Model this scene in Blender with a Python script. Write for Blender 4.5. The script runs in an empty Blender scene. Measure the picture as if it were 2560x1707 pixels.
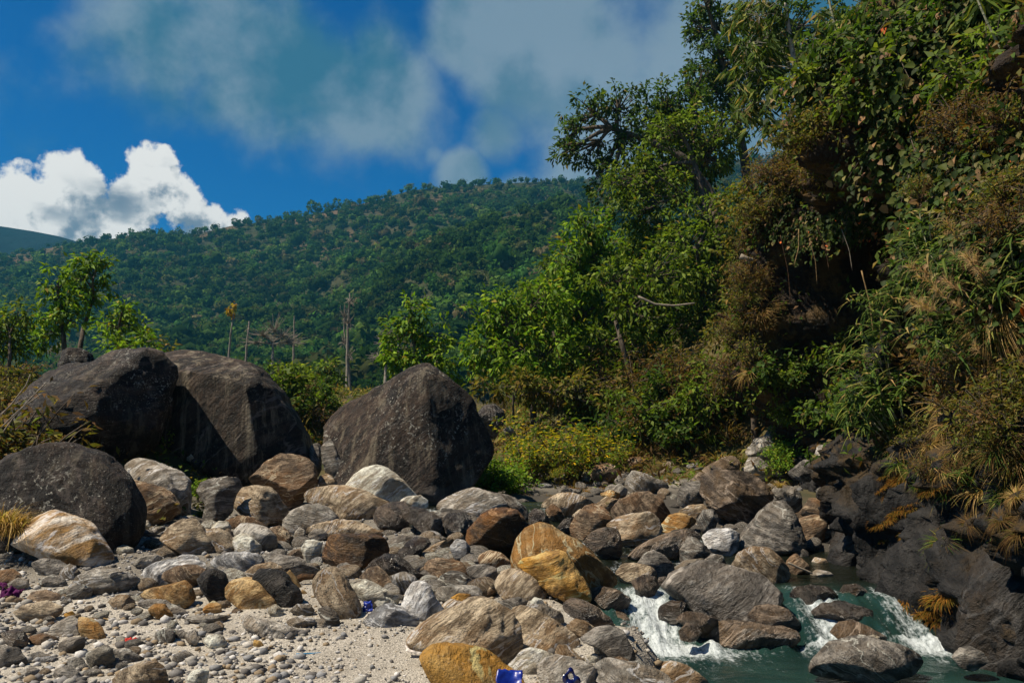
import bpy, bmesh, math, random
import numpy as np
from mathutils import Vector
random.seed(7); RNG = np.random.default_rng(11)
scene = bpy.context.scene
COL = scene.collection

# ---------------------------------------------------------------- camera
F = 2560*30/36; CX, CY = 1280.0, 853.5; HOR = 1012.0; CAMZ = 1.7
PITCH = math.atan((HOR-CY)/F)
cam_d = bpy.data.cameras.new('camera'); cam_d.lens = 30; cam_d.sensor_width = 36
cam_d.clip_start = 0.05; cam_d.clip_end = 20000
cam = bpy.data.objects.new('camera', cam_d); COL.objects.link(cam)
cam.location = (0, 0, CAMZ); cam.rotation_euler = (math.pi/2+PITCH, 0, 0)
scene.camera = cam

# ---------------------------------------------------------------- light
SUN_EL, SUN_AZ = math.radians(57), math.radians(-104)      # azimuth from +Y towards +X
SUNV = np.array([math.sin(SUN_AZ)*math.cos(SUN_EL), math.cos(SUN_AZ)*math.cos(SUN_EL), math.sin(SUN_EL)])
sd = bpy.data.lights.new('sun', 'SUN'); sd.energy = 5.0; sd.angle = math.radians(0.53); sd.color = (1.0, 0.89, 0.72)
sun = bpy.data.objects.new('sun', sd); COL.objects.link(sun)
sun.rotation_euler = Vector(-SUNV).to_track_quat('-Z', 'Y').to_euler(); sun.location = (-20, -5, 40)
scene.view_settings.view_transform = 'Standard'; scene.view_settings.look = 'None'
scene.view_settings.exposure = 0.6; scene.view_settings.gamma = 1.0
scene.view_settings.use_curve_mapping = False
scene.cycles.use_denoising = True
scene.cycles.max_bounces = 8; scene.cycles.transparent_max_bounces = 8
scene.cycles.volume_bounces = 0

def raydir(x, y):
    dx, dy = (x-CX)/F, (CY-y)/F
    c, s = math.cos(PITCH), math.sin(PITCH)
    return np.array([dx, c-s*dy, s+c*dy])
def at(x, y, Y):                       # point of the place seen at photo position (x, y), at depth Y
    d = raydir(x, y); k = Y/d[1]
    return np.array([d[0]*k, Y, CAMZ+d[2]*k])

class NB:                              # small node-tree helper
    def __init__(s, nt): s.nt = nt; s.n = nt.nodes; s.l = nt.links
    def node(s, t, **kw):
        n = s.n.new(t)
        for k, v in kw.items(): setattr(n, k, v)
        return n
    def put(s, sock, v):
        if v is None: return
        if isinstance(v, bpy.types.NodeSocket): s.l.new(v, sock)
        elif isinstance(v, (tuple, list)) and len(v) == 3 and sock.type == 'RGBA': sock.default_value = (*v, 1)
        else: sock.default_value = v
    def math(s, op, a, b=None, clamp=False):
        n = s.node('ShaderNodeMath', operation=op, use_clamp=clamp); s.put(n.inputs[0], a); s.put(n.inputs[1], b); return n.outputs[0]
    def vmath(s, op, a, b=None, out=0):
        n = s.node('ShaderNodeVectorMath', operation=op); s.put(n.inputs[0], a)
        if b is not None: s.put(n.inputs[3 if op == 'SCALE' else 1], b)
        return n.outputs[out]
    def noise(s, vec, scale, detail=4, rough=0.55, dist=0.0, out=0):
        n = s.node('ShaderNodeTexNoise'); s.put(n.inputs['Vector'], vec); s.put(n.inputs['Scale'], scale)
        n.inputs['Detail'].default_value = detail; n.inputs['Roughness'].default_value = rough; n.inputs['Distortion'].default_value = dist
        return n.outputs[out]
    def ramp(s, v, a, b, lo=0.0, hi=1.0, kind='SMOOTHSTEP'):
        n = s.node('ShaderNodeMapRange', interpolation_type=kind); s.put(n.inputs[0], v)
        for i, x in enumerate((a, b, lo, hi)): s.put(n.inputs[i+1], x)
        return n.outputs[0]
    def mix(s, f, a, b, blend='MIX'):
        n = s.node('ShaderNodeMix', data_type='RGBA', blend_type=blend); s.put(n.inputs[0], f); s.put(n.inputs[6], a); s.put(n.inputs[7], b); return n.outputs[2]
    def mapping(s, vec, loc=(0,0,0), rot=(0,0,0), scale=(1,1,1)):
        n = s.node('ShaderNodeMapping'); s.put(n.inputs[0], vec); s.put(n.inputs[1], loc); s.put(n.inputs[2], rot); s.put(n.inputs[3], scale); return n.outputs[0]

# ---------------------------------------------------------------- sky with clouds (world space directions)
world = bpy.data.worlds.new('World'); scene.world = world; world.use_nodes = True
def build_sky():
    nt = world.node_tree; nt.nodes.clear(); b = NB(nt)
    SKY = 0.052
    sky = b.node('ShaderNodeTexSky', sky_type='NISHITA'); sky.sun_disc = False
    sky.sun_elevation = SUN_EL; sky.sun_rotation = SUN_AZ
    sky.altitude = 900; sky.air_density = 1.0; sky.dust_density = 0.35; sky.ozone_density = 3.0
    d = b.node('ShaderNodeTexCoord').outputs['Generated']
    hs = b.node('ShaderNodeHueSaturation'); b.put(hs.inputs['Color'], sky.outputs[0]); hs.inputs['Saturation'].default_value = 1.75; hs.inputs['Value'].default_value = .85
    hs.inputs['Hue'].default_value = 0.487
    base = b.mix(1.0, hs.outputs[0], (0.0, 0.80, 1.22), 'MULTIPLY')
    def u(x, y):
        v = raydir(x, y); return tuple(v/np.linalg.norm(v))
    def blobs(dv, lst):
        cur = None
        for (x, y, r, w) in lst:
            if lst is CU: y = y+16
            q = b.vmath('DISTANCE', dv, u(x, y), out=1)
            m = b.ramp(q, r/F, 0.0, 0.0, w, 'SMOOTHSTEP')
            cur = m if cur is None else b.math('MAXIMUM', cur, m)
        return cur
    # cumulus: heaped white cloud above the valley end
    CU = [(40, 500, 150, 1), (100, 540, 150, 1), (190, 470, 150, 1.05), (175, 420, 75, .8), (230, 520, 150, 1), (330, 500, 150, 1), (385, 420, 120, 1), (410, 390, 75, .85),
          (455, 500, 120, 1), (440, 460, 100, .9), (510, 545, 120, .8), (590, 545, 70, .6), (300, 580, 190, 1), (100, 600, 200, 1), (-150, 560, 250, 1), (20, 440, 80, .6)]
    def cumulus(dv, det):
        w = b.noise(dv, 34, det, 0.58)
        w2 = b.noise(dv, 12, 2, 0.5)
        e = b.math('ADD', b.math('MULTIPLY', b.math('SUBTRACT', w, 0.5), 1.5), b.math('MULTIPLY', b.math('SUBTRACT', w2, 0.5), 0.7))
        bl = blobs(dv, CU); return b.math('ADD', bl, b.math('MULTIPLY', e, b.ramp(bl, 0, .3)))
    c0 = cumulus(d, 7)
    off = (-0.011, 0.0, 0.016)
    c1 = cumulus(b.vmath('ADD', d, off), 4)
    a_cu = b.ramp(c0, 0.38, 0.60)
    light = b.ramp(b.math('SUBTRACT', c0, c1), -0.38, 0.12)
    shade_n = b.ramp(b.noise(b.mapping(d, scale=(1, 1, 2.0)), 15, 4, 0.5), 0.42, 0.60)
    dark = b.math('MULTIPLY', blobs(d, [(300, 505, 120, 1), (370, 430, 90, 1), (150, 510, 80, .9), (420, 510, 110, .8), (240, 540, 100, .9)]), shade_n)
    litf = b.math('MULTIPLY', light, b.math('SUBTRACT', 1.0, b.math('MULTIPLY', dark, 1.0)), clamp=True)
    k = .62/SKY
    cu_col = b.mix(litf, (0.20*k, 0.26*k, 0.34*k), (0.98*k, 0.96*k, 0.92*k))
    # veil of grey cloud over the right half and the zenith
    VE = [(1900, 300, 700, 1), (1500, 420, 330, .95), (1400, 150, 420, 1), (1160, 430, 120, .9), (1250, 330, 160, .8), (900, 250, 240, .92), (950, 130, 250, .85), (650, 170, 320, .75), (420, 60, 320, .70), (250, 20, 200, .45), (1080, 380, 70, .5),
          (1180, 90, 300, .9), (800, 190, 330, .95), (620, 60, 340, .95), (250, 90, 200, .5), (1000, 240, 260, 1), (930, 330, 60, .7), (1300, 480, 120, .7), (2300, 200, 800, 1), (1000, -300, 500, .9), (2000, -500, 900, 1)]
    n1 = b.noise(d, 7, 8, 0.57)
    holes = blobs(d, [(640, 0, 170, .42), (850, 20, 190, .5), (1010, 20, 150, .4), (1135, 215, 120, .5), (1090, 280, 110, .35)])
    v0 = b.math('SUBTRACT', b.math('ADD', b.math('MULTIPLY', blobs(d, VE), 1.4), b.math('MULTIPLY', b.math('SUBTRACT', n1, 0.5), 2.1)), holes)
    elev = b.node('ShaderNodeSeparateXYZ'); b.put(elev.inputs[0], d)
    fill_cloud = b.math('MULTIPLY', b.ramp(b.noise(d, 2.3, 6, .55), .5, .75), b.math('MULTIPLY', b.ramp(elev.outputs[1], .3, -.1), .8))
    a_v = b.math('MAXIMUM', b.ramp(v0, 0.12, 0.95, 0, 0.95), fill_cloud)
    n2 = b.noise(d, 5.0, 5, 0.5)
    n3 = b.noise(b.vmath('ADD', d, (-.02, 0, .03)), 7, 6, .57); vcol = b.mix(b.ramp(b.math('ADD', n2, b.math('SUBTRACT', n1, n3)), .30, .66), (0.04*k, 0.16*k, 0.26*k), (0.22*k, 0.32*k, 0.41*k))
    bright = blobs(d, [(1400, 470, 420, 1), (1700, 300, 300, .6)])
    vcol = b.mix(b.math('MULTIPLY', bright, .45), vcol, (0.40*k, 0.48*k, 0.56*k))
    vcol = b.mix(b.math('MULTIPLY', fill_cloud, .8), vcol, (.34*k, .37*k, .41*k))  # unseen clouds behind the camera, whitened as added neutral fill light
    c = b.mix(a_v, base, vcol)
    c = b.mix(a_cu, c, cu_col)
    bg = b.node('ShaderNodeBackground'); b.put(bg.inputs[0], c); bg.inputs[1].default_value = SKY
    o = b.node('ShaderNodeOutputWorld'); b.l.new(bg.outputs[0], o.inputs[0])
build_sky()

# ---------------------------------------------------------------- numpy noise
_perm = np.concatenate([np.random.default_rng(3).permutation(256)]*3)
_grad = np.random.default_rng(4).normal(size=(256, 3)); _grad /= np.linalg.norm(_grad, axis=1)[:, None]
def pn(p):
    p = np.asarray(p, float); i = np.floor(p).astype(int); f = p-i; i &= 255
    w = f*f*f*(f*(f*6-15)+10); r = 0
    for a in (0, 1):
        wa = w[:, 0] if a else 1-w[:, 0]
        for c in (0, 1):
            wc = w[:, 1] if c else 1-w[:, 1]
            for e in (0, 1):
                we = w[:, 2] if e else 1-w[:, 2]
                h = _perm[_perm[_perm[(i[:, 0]+a) & 255]+((i[:, 1]+c) & 255)]+((i[:, 2]+e) & 255)]
                g = _grad[h]
                r = r + wa*wc*we*(g[:, 0]*(f[:, 0]-a)+g[:, 1]*(f[:, 1]-c)+g[:, 2]*(f[:, 2]-e))
    return r*1.5
def fbm(p, o=4, g=0.5):
    r = 0; a = 1.0; p = np.asarray(p, float)
    for k in range(o): r = r+a*pn(p+k*17.3); p = p*2.03; a *= g
    return r
def sm(x, a, b):
    t = np.clip((np.asarray(x, float)-a)/(b-a), 0, 1); return t*t*(3-2*t)

# ---------------------------------------------------------------- mesh helpers
def mk(name, V, Fc, mat=None, parent=None, smooth=True, col=None, attrs=None, link=True):
    V = np.asarray(V, np.float32); me = bpy.data.meshes.new(name)
    if isinstance(Fc, np.ndarray):
        k = Fc.shape[1]; nf = len(Fc)
        me.vertices.add(len(V)); me.vertices.foreach_set('co', V.ravel())
        me.loops.add(nf*k); me.loops.foreach_set('vertex_index', Fc.astype(np.int32).ravel())
        me.polygons.add(nf); me.polygons.foreach_set('loop_start', np.arange(0, nf*k, k, dtype=np.int32))
    else:
        me.from_pydata([tuple(v) for v in V], [], [tuple(f) for f in Fc])
    me.update(calc_edges=True)
    if smooth: me.polygons.foreach_set('use_smooth', np.ones(len(me.polygons), bool))
    if col is not None:
        a = me.attributes.new('Col', 'FLOAT_COLOR', 'POINT')
        c = np.ones((len(V), 4), np.float32); c[:, :3] = col; a.data.foreach_set('color', c.ravel())
    for nme, v in (attrs or {}).items():
        a = me.attributes.new(nme, 'FLOAT', 'POINT'); a.data.foreach_set('value', np.asarray(v, np.float32))
    me.validate()
    if mat: me.materials.append(mat)
    o = bpy.data.objects.new(name, me)
    if link: COL.objects.link(o)
    if parent: o.parent = parent
    return o
def tag(o, label=None, cat=None, group=None, kind=None):
    if label: o['label'] = label
    if cat: o['category'] = cat
    if group: o['group'] = group
    if kind: o['kind'] = kind
    return o
def empty(name, loc=(0, 0, 0), rz=0):
    o = bpy.data.objects.new(name, None); COL.objects.link(o); o.location = loc; o.rotation_euler = (0, 0, rz); o.empty_display_size = .1; return o
def recentre(o, c):                     # put the origin of a mesh at point c, keeping it where it is
    me = o.data; n = len(me.vertices); a = np.empty(n*3, np.float32); me.vertices.foreach_get('co', a)
    me.vertices.foreach_set('co', (a.reshape(-1, 3)-np.asarray(c, np.float32)).ravel()); o.location = tuple(c); me.update(); return o
_ico = {}
def ico(k):
    if k not in _ico:
        bm = bmesh.new(); bmesh.ops.create_icosphere(bm, subdivisions=k, radius=1)
        _ico[k] = (np.array([v.co[:] for v in bm.verts]), np.array([[v.index for v in f.verts] for f in bm.faces])); bm.free()
    return _ico[k]
def grid_faces(nu, nv):
    i = np.arange(nu-1)[:, None]*nv+np.arange(nv-1)[None, :]
    return np.stack([i, i+nv, i+nv+1, i+1], -1).reshape(-1, 4)
class Acc:                              # collects pieces of ONE thing's part into one mesh
    def __init__(s): s.V = []; s.F = []; s.C = []; s.n = 0
    def add(s, V, Fc, C=None):
        V = np.asarray(V, float); s.V.append(V); s.F.append(np.asarray(Fc)+s.n); s.n += len(V)
        if C is not None: s.C.append(np.broadcast_to(np.asarray(C, float), (len(V), 3)))
    def build(s, name, mat, parent=None, **kw):
        if not s.V: return None
        return mk(name, np.concatenate(s.V), np.concatenate(s.F), mat, parent, col=np.concatenate(s.C) if s.C else None, **kw)
def tube(P, R, sides=6):
    P = np.asarray(P, float); R = np.broadcast_to(np.asarray(R, float), (len(P),)); n = len(P)
    T = np.gradient(P, axis=0); T /= np.linalg.norm(T, axis=1)[:, None]+1e-9
    ref = np.array([0.31, 0.95, 0.07]) if abs(T[0] @ np.array([0.31, 0.95, 0.07])) < .9 else np.array([1., 0, 0])
    A = np.cross(T, ref); A /= np.linalg.norm(A, axis=1)[:, None]+1e-9; B = np.cross(T, A)
    th = np.arange(sides)/sides*2*np.pi
    V = P[:, None]+R[:, None, None]*(A[:, None]*np.cos(th)[None, :, None]+B[:, None]*np.sin(th)[None, :, None])
    V = V.reshape(-1, 3); Fc = []
    i = np.arange(n-1)[:, None]*sides; j = np.arange(sides)[None, :]; j2 = (j+1) % sides
    Fc = np.stack([i+j, i+j2, i+sides+j2, i+sides+j], -1).reshape(-1, 4)
    return V, Fc
def cap_tube(P, R, sides=8):            # closed tube (ends drawn in to a point ring)
    P = np.asarray(P, float); R = np.broadcast_to(np.asarray(R, float), (len(P),)).copy()
    e0 = P[0]-(P[1]-P[0])*1e-3; e1 = P[-1]+(P[-1]-P[-2])*1e-3
    return tube(np.vstack([e0, P, e1]), np.concatenate([[R[0]*.02], R, [R[-1]*.02]]), sides)
def bez(a, b, bend, n=6):
    a, b = np.asarray(a, float), np.asarray(b, float); m = (a+b)/2+np.asarray(bend, float); t = np.linspace(0, 1, n)[:, None]
    return (1-t)**2*a+2*t*(1-t)*m+t*t*b
# ================================================================ terrain
_by = [-500, 3, 5, 6.5, 8, 9.5, 11, 13, 15, 16.3, 17.5, 20, 24, 60]
_bx = [4.9, 4.8, 4.45, 4.15, 3.85, 3.65, 4.15, 5.0, 5.5, 5.4, 5.6, 6.2, 7.5, 16]
def cliff_base(Y): return np.interp(Y, _by, _bx)
def water_z(X, Y):
    Y = np.asarray(Y, float)
    return -0.45+0.33*sm(Y+0.12*np.sin(np.asarray(X)*2.3), 7.5, 8.5)+0.05*np.clip(Y-8.4, 0, 8)
def river_mask(X, Y):
    XL = np.interp(Y, [0, 3, 5.5, 6.6, 7.8, 8.3, 9.3, 10, 12, 14], [1.9, 1.75, 1.5, 1.3, 1.13, .95, .75, -.4, -1.2, -1.5])
    XR = np.interp(Y, [0, 9.4, 10.2, 11, 12, 14], [9, 9, 3.2, 2.2, 1.2, .5])
    XL = XL-.42*sm(Y, 4, 6.5)*(1-sm(Y, 8.5, 9.5))+.16*np.sin(np.asarray(Y)*3.1)+.1*np.sin(np.asarray(Y)*7.7+1)
    return sm(X, XL-.25, XL+.45)*(1-sm(X, XR-.2, XR+.7))*(1-sm(Y, 12.5, 14))
def H(X, Y):
    X = np.asarray(X, float); Y = np.asarray(Y, float)
    z = 0.02*np.clip(Y-10, 0, 30)+0.05*np.sin(X*1.1+Y*.4)*np.cos(Y*.7-X*.3)*sm(Y, 3, 6)
    z = z+2.0*sm(Y, 18, 30)*sm(X, -1.5, 3)
    z = z+0.012*np.clip(Y-40, 0, 100)
    z = z+1.5*sm(-X, 4.2, 7)*sm(Y, 11.5, 15)
    off = cliff_base(Y)+.3+(2.4-cliff_base(Y)-.3)*sm(Y, 17.5, 22)
    z = z+14*(1-np.exp(-0.8*np.clip(X-off, 0, 60)/14))
    m = river_mask(X, Y)
    return z*(1-m)+(water_z(X, Y)-.38)*m
def ground(x, y, y0=4.0, y1=60.0):
    d = raydir(x, y); Y = np.concatenate([np.arange(y0, 30, .02), np.arange(30, y1, .2)])
    k = Y/d[1]; hh = H(d[0]*k, Y); wm = river_mask(d[0]*k, Y) > .35; hh = np.where(wm, np.maximum(hh, water_z(d[0]*k, Y)), hh); below = CAMZ+d[2]*k < hh
    i = int(np.argmax(below)) if below.any() else len(Y)-1
    return float(Y[i])

# ---------------------------------------------------------------- materials for the setting
def new_mat(name):
    m = bpy.data.materials.new(name); m.use_nodes = True; m.node_tree.nodes.clear(); return m, NB(m.node_tree)
def finish(b, col, rough=.8, bump=None, bstr=.3, bdist=.02, spec=.3, extra=None):
    p = b.node('ShaderNodeBsdfPrincipled'); b.put(p.inputs['Base Color'], col); b.put(p.inputs['Roughness'], rough); b.put(p.inputs['Specular IOR Level'], spec)
    if bump is not None:
        n = b.node('ShaderNodeBump'); n.inputs['Strength'].default_value = bstr; n.inputs['Distance'].default_value = bdist
        b.put(n.inputs['Height'], bump); b.l.new(n.outputs[0], p.inputs['Normal'])
    o = b.node('ShaderNodeOutputMaterial'); b.l.new(p.outputs[0] if extra is None else extra(p), o.inputs[0]); return p
def attr(b, name, out='Fac'):
    n = b.node('ShaderNodeAttribute', attribute_name=name); return n.outputs[out]
def objco(b): return b.node('ShaderNodeTexCoord').outputs['Object']

def mat_ground():
    m, b = new_mat('ground'); v = objco(b)
    n1 = b.noise(v, 2.2, 6, .6); n2 = b.noise(v, 60, 4, .7); n3 = b.noise(v, 220, 2, .6)
    vo = b.node('ShaderNodeTexVoronoi'); b.put(vo.inputs['Vector'], v); vo.inputs['Scale'].default_value = 75
    sand = b.mix(b.ramp(n1, .35, .65), (.28, .25, .20), (.42, .385, .32))
    sand = b.mix(b.ramp(n2, .40, .62), b.mix(.5, sand, (.10, .09, .08)), sand)
    g = b.mix(b.ramp(vo.outputs['Color'], .3, .8, 0, .5), sand, (.62, .56, .47))
    g = b.mix(b.ramp(n3, .56, .66, 0, .6), g, (.11, .10, .095))
    wetc = b.mix(n2, (.035, .03, .025), (.09, .08, .065))
    g = b.mix(attr(b, 'wet'), g, wetc)
    soil = b.mix(b.ramp(b.noise(v, .9, 7, .65), .35, .65), (.045, .05, .015), (.12, .085, .035))
    c = b.mix(attr(b, 'veg'), g, soil)
    h = b.math('ADD', b.math('MULTIPLY', n2, .6), b.math('MULTIPLY', vo.outputs['Distance'], .9))
    finish(b, c, .9, b.math('ADD', h, b.math('MULTIPLY', n3, .25)), .8, .012, .2); return m
def mat_cliff():
    m, b = new_mat('cliff rock'); v = objco(b)
    sv = b.mapping(v, rot=(0, .55, .3), scale=(3.2, .9, .8))
    n1 = b.noise(sv, 2.2, 9, .62, .3); n2 = b.noise(v, 1.1, 6, .6); n3 = b.noise(v, 18, 5, .65)
    c = b.mix(b.ramp(n1, .34, .66), (.005, .005, .005), (.032, .030, .028))
    c = b.mix(b.ramp(n3, .64, .78, 0, .3), c, (.07, .065, .06))
    soil = b.mix(n3, (.005, .003, .0015), (.030, .017, .008))  # soil taken near black, so its colour carries the hollow's shade
    c = b.mix(attr(b, 'soil'), c, soil)
    moss = b.mix(n3, (.05, .035, .008), (.14, .075, .02))
    c = b.mix(b.math('MULTIPLY', attr(b, 'moss'), b.ramp(b.noise(v, 2.0, 6, .65), .48, .60)), c, moss)
    h = b.math('ADD', n1, b.math('MULTIPLY', n3, .35))
    finish(b, c, b.ramp(n2, .3, .7, .55, .9), h, 1.0, .14, .25); return m
def mat_water():
    m, b = new_mat('river water'); v = objco(b)
    st = b.mapping(v, scale=(5.5, 1.6, 1.6))
    n1 = b.noise(st, 3.6, 8, .72, .3); n2 = b.noise(v, 26, 5, .7, .2)
    f = attr(b, 'foam')
    fm = b.ramp(b.math('ADD', f, b.math('MULTIPLY', b.math('SUBTRACT', b.math('ADD', b.math('MULTIPLY', n1, .6), b.math('MULTIPLY', n2, .4)), .5), 2.4)), .30, .95)
    w = b.node('ShaderNodeBsdfPrincipled'); deep = b.mix(b.ramp(b.noise(v, 1.3, 4, .5), .35, .7), (.010, .030, .026), (.022, .06, .05))
    deep = b.mix(attr(b, 'upper_reach'), deep, (.010, .012, .008)); b.put(w.inputs['Base Color'], deep); w.inputs['Roughness'].default_value = .06; w.inputs['IOR'].default_value = 1.33  # water colour turns darker above the cascade
    bp = b.node('ShaderNodeBump'); bp.inputs['Strength'].default_value = .35; bp.inputs['Distance'].default_value = .05
    b.put(bp.inputs['Height'], b.math('ADD', b.noise(b.mapping(v, scale=(1, 2.2, 1)), 4.5, 4, .55, .5), b.math('MULTIPLY', n2, .2))); b.l.new(bp.outputs[0], w.inputs['Normal'])
    tr = b.node('ShaderNodeBsdfTransparent'); tr.inputs[0].default_value = (.55, .80, .74, 1)
    mx0 = b.node('ShaderNodeMixShader'); mx0.inputs[0].default_value = .26; b.l.new(w.outputs[0], mx0.inputs[1]); b.l.new(tr.outputs[0], mx0.inputs[2])
    fo = b.node('ShaderNodeBsdfPrincipled'); fo.inputs['Base Color'].default_value = (.66, .72, .73, 1); fo.inputs['Roughness'].default_value = .55
    bf = b.node('ShaderNodeBump'); bf.inputs['Strength'].default_value = .8; bf.inputs['Distance'].default_value = .05; b.put(bf.inputs['Height'], b.math('ADD', n1, n2)); b.l.new(bf.outputs[0], fo.inputs['Normal'])
    mx = b.node('ShaderNodeMixShader'); b.put(mx.inputs[0], fm); b.l.new(mx0.outputs[0], mx.inputs[1]); b.l.new(fo.outputs[0], mx.inputs[2])
    o = b.node('ShaderNodeOutputMaterial'); b.l.new(mx.outputs[0], o.inputs[0]); return m
M_GROUND, M_CLIFF, M_WATER = mat_ground(), mat_cliff(), mat_water()

# ---------------------------------------------------------------- ground sheet
def build_ground():
    u = np.linspace(-6.2, 6.2, 300); X = 3.5*np.sinh(u)
    v = np.linspace(-3.6, 6.0, 320); Y = 9+4.5*np.sinh(v)
    XX, YY = np.meshgrid(X, Y, indexing='ij'); x, y = XX.ravel(), YY.ravel()
    z = H(x, y); p = np.stack([x, y, z*0], 1)
    near = 1-sm(np.hypot(x, y), 30, 70)
    z = z+.05*fbm(p*1.3, 4)*near
    z = z+.4*fbm(p*.12, 3)*sm(y, 24, 45)
    veg = np.clip(np.maximum(sm(y+fbm(p*.5, 2)*1.5, 16.5, 19), sm(-x+fbm(p*.6, 2)*.8, 4.6, 5.6)*sm(y, 10.5, 12.5))+sm(x, 4.0, 6), 0, 1)
    wet = np.clip(np.maximum(river_mask(x, y), sm(y+.5*fbm(p*1.7, 3)+.25*x, 7.6, 8.6)*(1-sm(y, 15, 18))*sm(x+.6*fbm(p*1.7, 3), -2.4, -.7)), 0, 1)
    wet = np.maximum(wet, .6*sm(y+.4*fbm(p*1.1+7, 3)+.12*x, 7.3, 8.6)*(1-sm(y, 15, 18)))
    o = mk('ground', np.stack([x, y, z], 1), grid_faces(len(X), len(Y)), M_GROUND, attrs={'veg': veg, 'wet': wet})
    return tag(o, 'gravel bar and bank of the stony riverbed', kind='structure')
build_ground()

# ---------------------------------------------------------------- cliff
def cliff_pt(Y, z):
    Y = np.asarray(Y, float); z = np.asarray(z, float)
    wb = sm(Y, 9.8, 12)*(1-sm(Y, 15.2, 16.2)); wt = sm(Y, 15.0, 16.2); wn = 1-sm(Y, 9.8, 12)
    zp = np.maximum(z, 0)
    near = .34*zp+.2*np.clip(zp-3.2, 0, 20)
    bay = .45*np.minimum(zp, 1.4)+4.2*sm(z, .9, 1.9)*(1-sm(z, 4.3, 5.2))-.6*sm(z, 4.3, 5.3)+.42*np.clip(zp-5.0, 0, 20)
    but = -.55*sm(z, .8, 2.4)+.62*np.clip(zp-5.0, 0, 20)
    X = cliff_base(Y)+wn*near+wb*bay+wt*but
    p = np.stack([X*.5, Y, z], -1).reshape(-1, 3)
    dg = np.stack([p[:, 0], p[:, 1]*.55+p[:, 2]*.35, p[:, 2]*.45-p[:, 1]*.2], 1)
    amp = .5+.5*sm(z, -.3, .6).ravel()
    d = (.55*fbm(dg*.9, 3)+.26*(1-2*np.abs(fbm(dg*1.9+9, 4, .6)))+.09*(1-2*np.abs(fbm(dg*5.3+3, 3)))+.06*fbm(p*3.7, 3))*amp
    sv = p[:, 1]*1.1+p[:, 2]*.75+.7*fbm(p*.6+13, 3); fr = sv*1.7-np.floor(sv*1.7); d = d+.13*(sm(fr, 0, .8)-sm(fr, .84, 1.0))*amp
    ledge = .12*np.abs(((p[:, 2]*.8+p[:, 1]*.5+.5*fbm(p*.7, 2)) % .8)/.8-.5)
    P = np.stack([X.ravel()-d-ledge, Y.ravel()+.25*fbm(p*.8+31, 3), z.ravel()+.12*fbm(p*1.1+57, 3)], 1)
    return P
def build_cliff():
    Ys = np.linspace(3.0, 18.6, 300); Zs = np.concatenate([np.linspace(-1.1, 6, 190), np.linspace(6.15, 13.5, 46)])
    YY, ZZ = np.meshgrid(Ys, Zs, indexing='ij'); P = cliff_pt(YY, ZZ); y, z = YY.ravel(), ZZ.ravel()
    wb = sm(y, 9.6, 11.5)
    soil = np.clip(wb*sm(z, .5, 1.3)+sm(z, 2.0, 3.6), 0, 1)  # soil on hollow, buttress and upper cliff; includes the shade painted into the hollow
    moss = np.clip(.75*sm(z, .3, 1.5)+.55*sm(y, 8.2, 7.0)*sm(z, -.5, .0), 0, 1)
    o = mk('cliff', P, grid_faces(len(Ys), len(Zs)), M_CLIFF, attrs={'soil': soil, 'moss': moss})
    return tag(o, 'dark wet rock cliff rising from the river under hanging plants', kind='structure')
CLIFF = build_cliff()

# ---------------------------------------------------------------- river
def build_river():
    X = np.linspace(-2.4, 6.4, 340); Y = np.concatenate([np.linspace(2.0, 6.5, 60), np.linspace(6.52, 13.8, 330)])
    XX, YY = np.meshgrid(X, Y, indexing='ij'); x, y = XX.ravel(), YY.ravel()
    z = water_z(x, y); p = np.stack([x, y, x*0], 1)
    st = np.stack([x*3.4, y*1.1, x*0], 1)
    casc = sm(y, 7.45, 7.75)*(1-sm(y, 8.45, 8.8))
    z = z+.012*fbm(np.stack([x*1.5, y*3, x*0], 1), 3)*(1-casc)+casc*(.06*fbm(st*1.2, 4)+.035*np.abs(fbm(st*3, 3)))
    tail = np.exp(-np.clip(7.6-y, 0, 9)/.28)*(y < 7.75)
    gap = np.maximum.reduce([np.exp(-((x-1.3)/.36)**2)*1.15, np.exp(-((x-2.9)/.24)**2), np.exp(-((x-3.6)/.2)**2)*.8])
    gt = np.maximum.reduce([np.exp(-((x-1.55)/.62)**2)*1.15, np.exp(-((x-2.95)/.42)**2), np.exp(-((x-3.7)/.34)**2)])
    tail = np.exp(-np.clip(7.6-y, 0, 9)/.36)*(y < 7.75)
    foam = np.clip(casc*(.04+.66*gap)+tail*gt*.60, 0, .8)
    up = sm(y, 8.8, 9.2)*(x < 2.4)*sm(x, -2, -1.2)
    foam = np.maximum(foam, up*(.22+.4*fbm(p*2.2, 2)))
    foam = foam+.07*(1-casc)*sm(y, 6.3, 7.4)
    z = z+.03*foam*fbm(p*7, 2)*(1-up)
    m = river_mask(x, y).reshape(XX.shape) > .03
    keep = m[:-1, :-1] | m[1:, 1:]
    Fc = grid_faces(len(X), len(Y))[keep.ravel()]
    used = np.unique(Fc); re = -np.ones(len(x), int); re[used] = np.arange(len(used))
    o = mk('river', np.stack([x, y, z], 1)[used], re[Fc], M_WATER, attrs={'foam': foam[used], 'upper_reach': sm(y, 8.3, 9.0)[used]})
    return tag(o, 'clear green river water breaking white between the boulders', kind='structure')
build_river()
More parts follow.
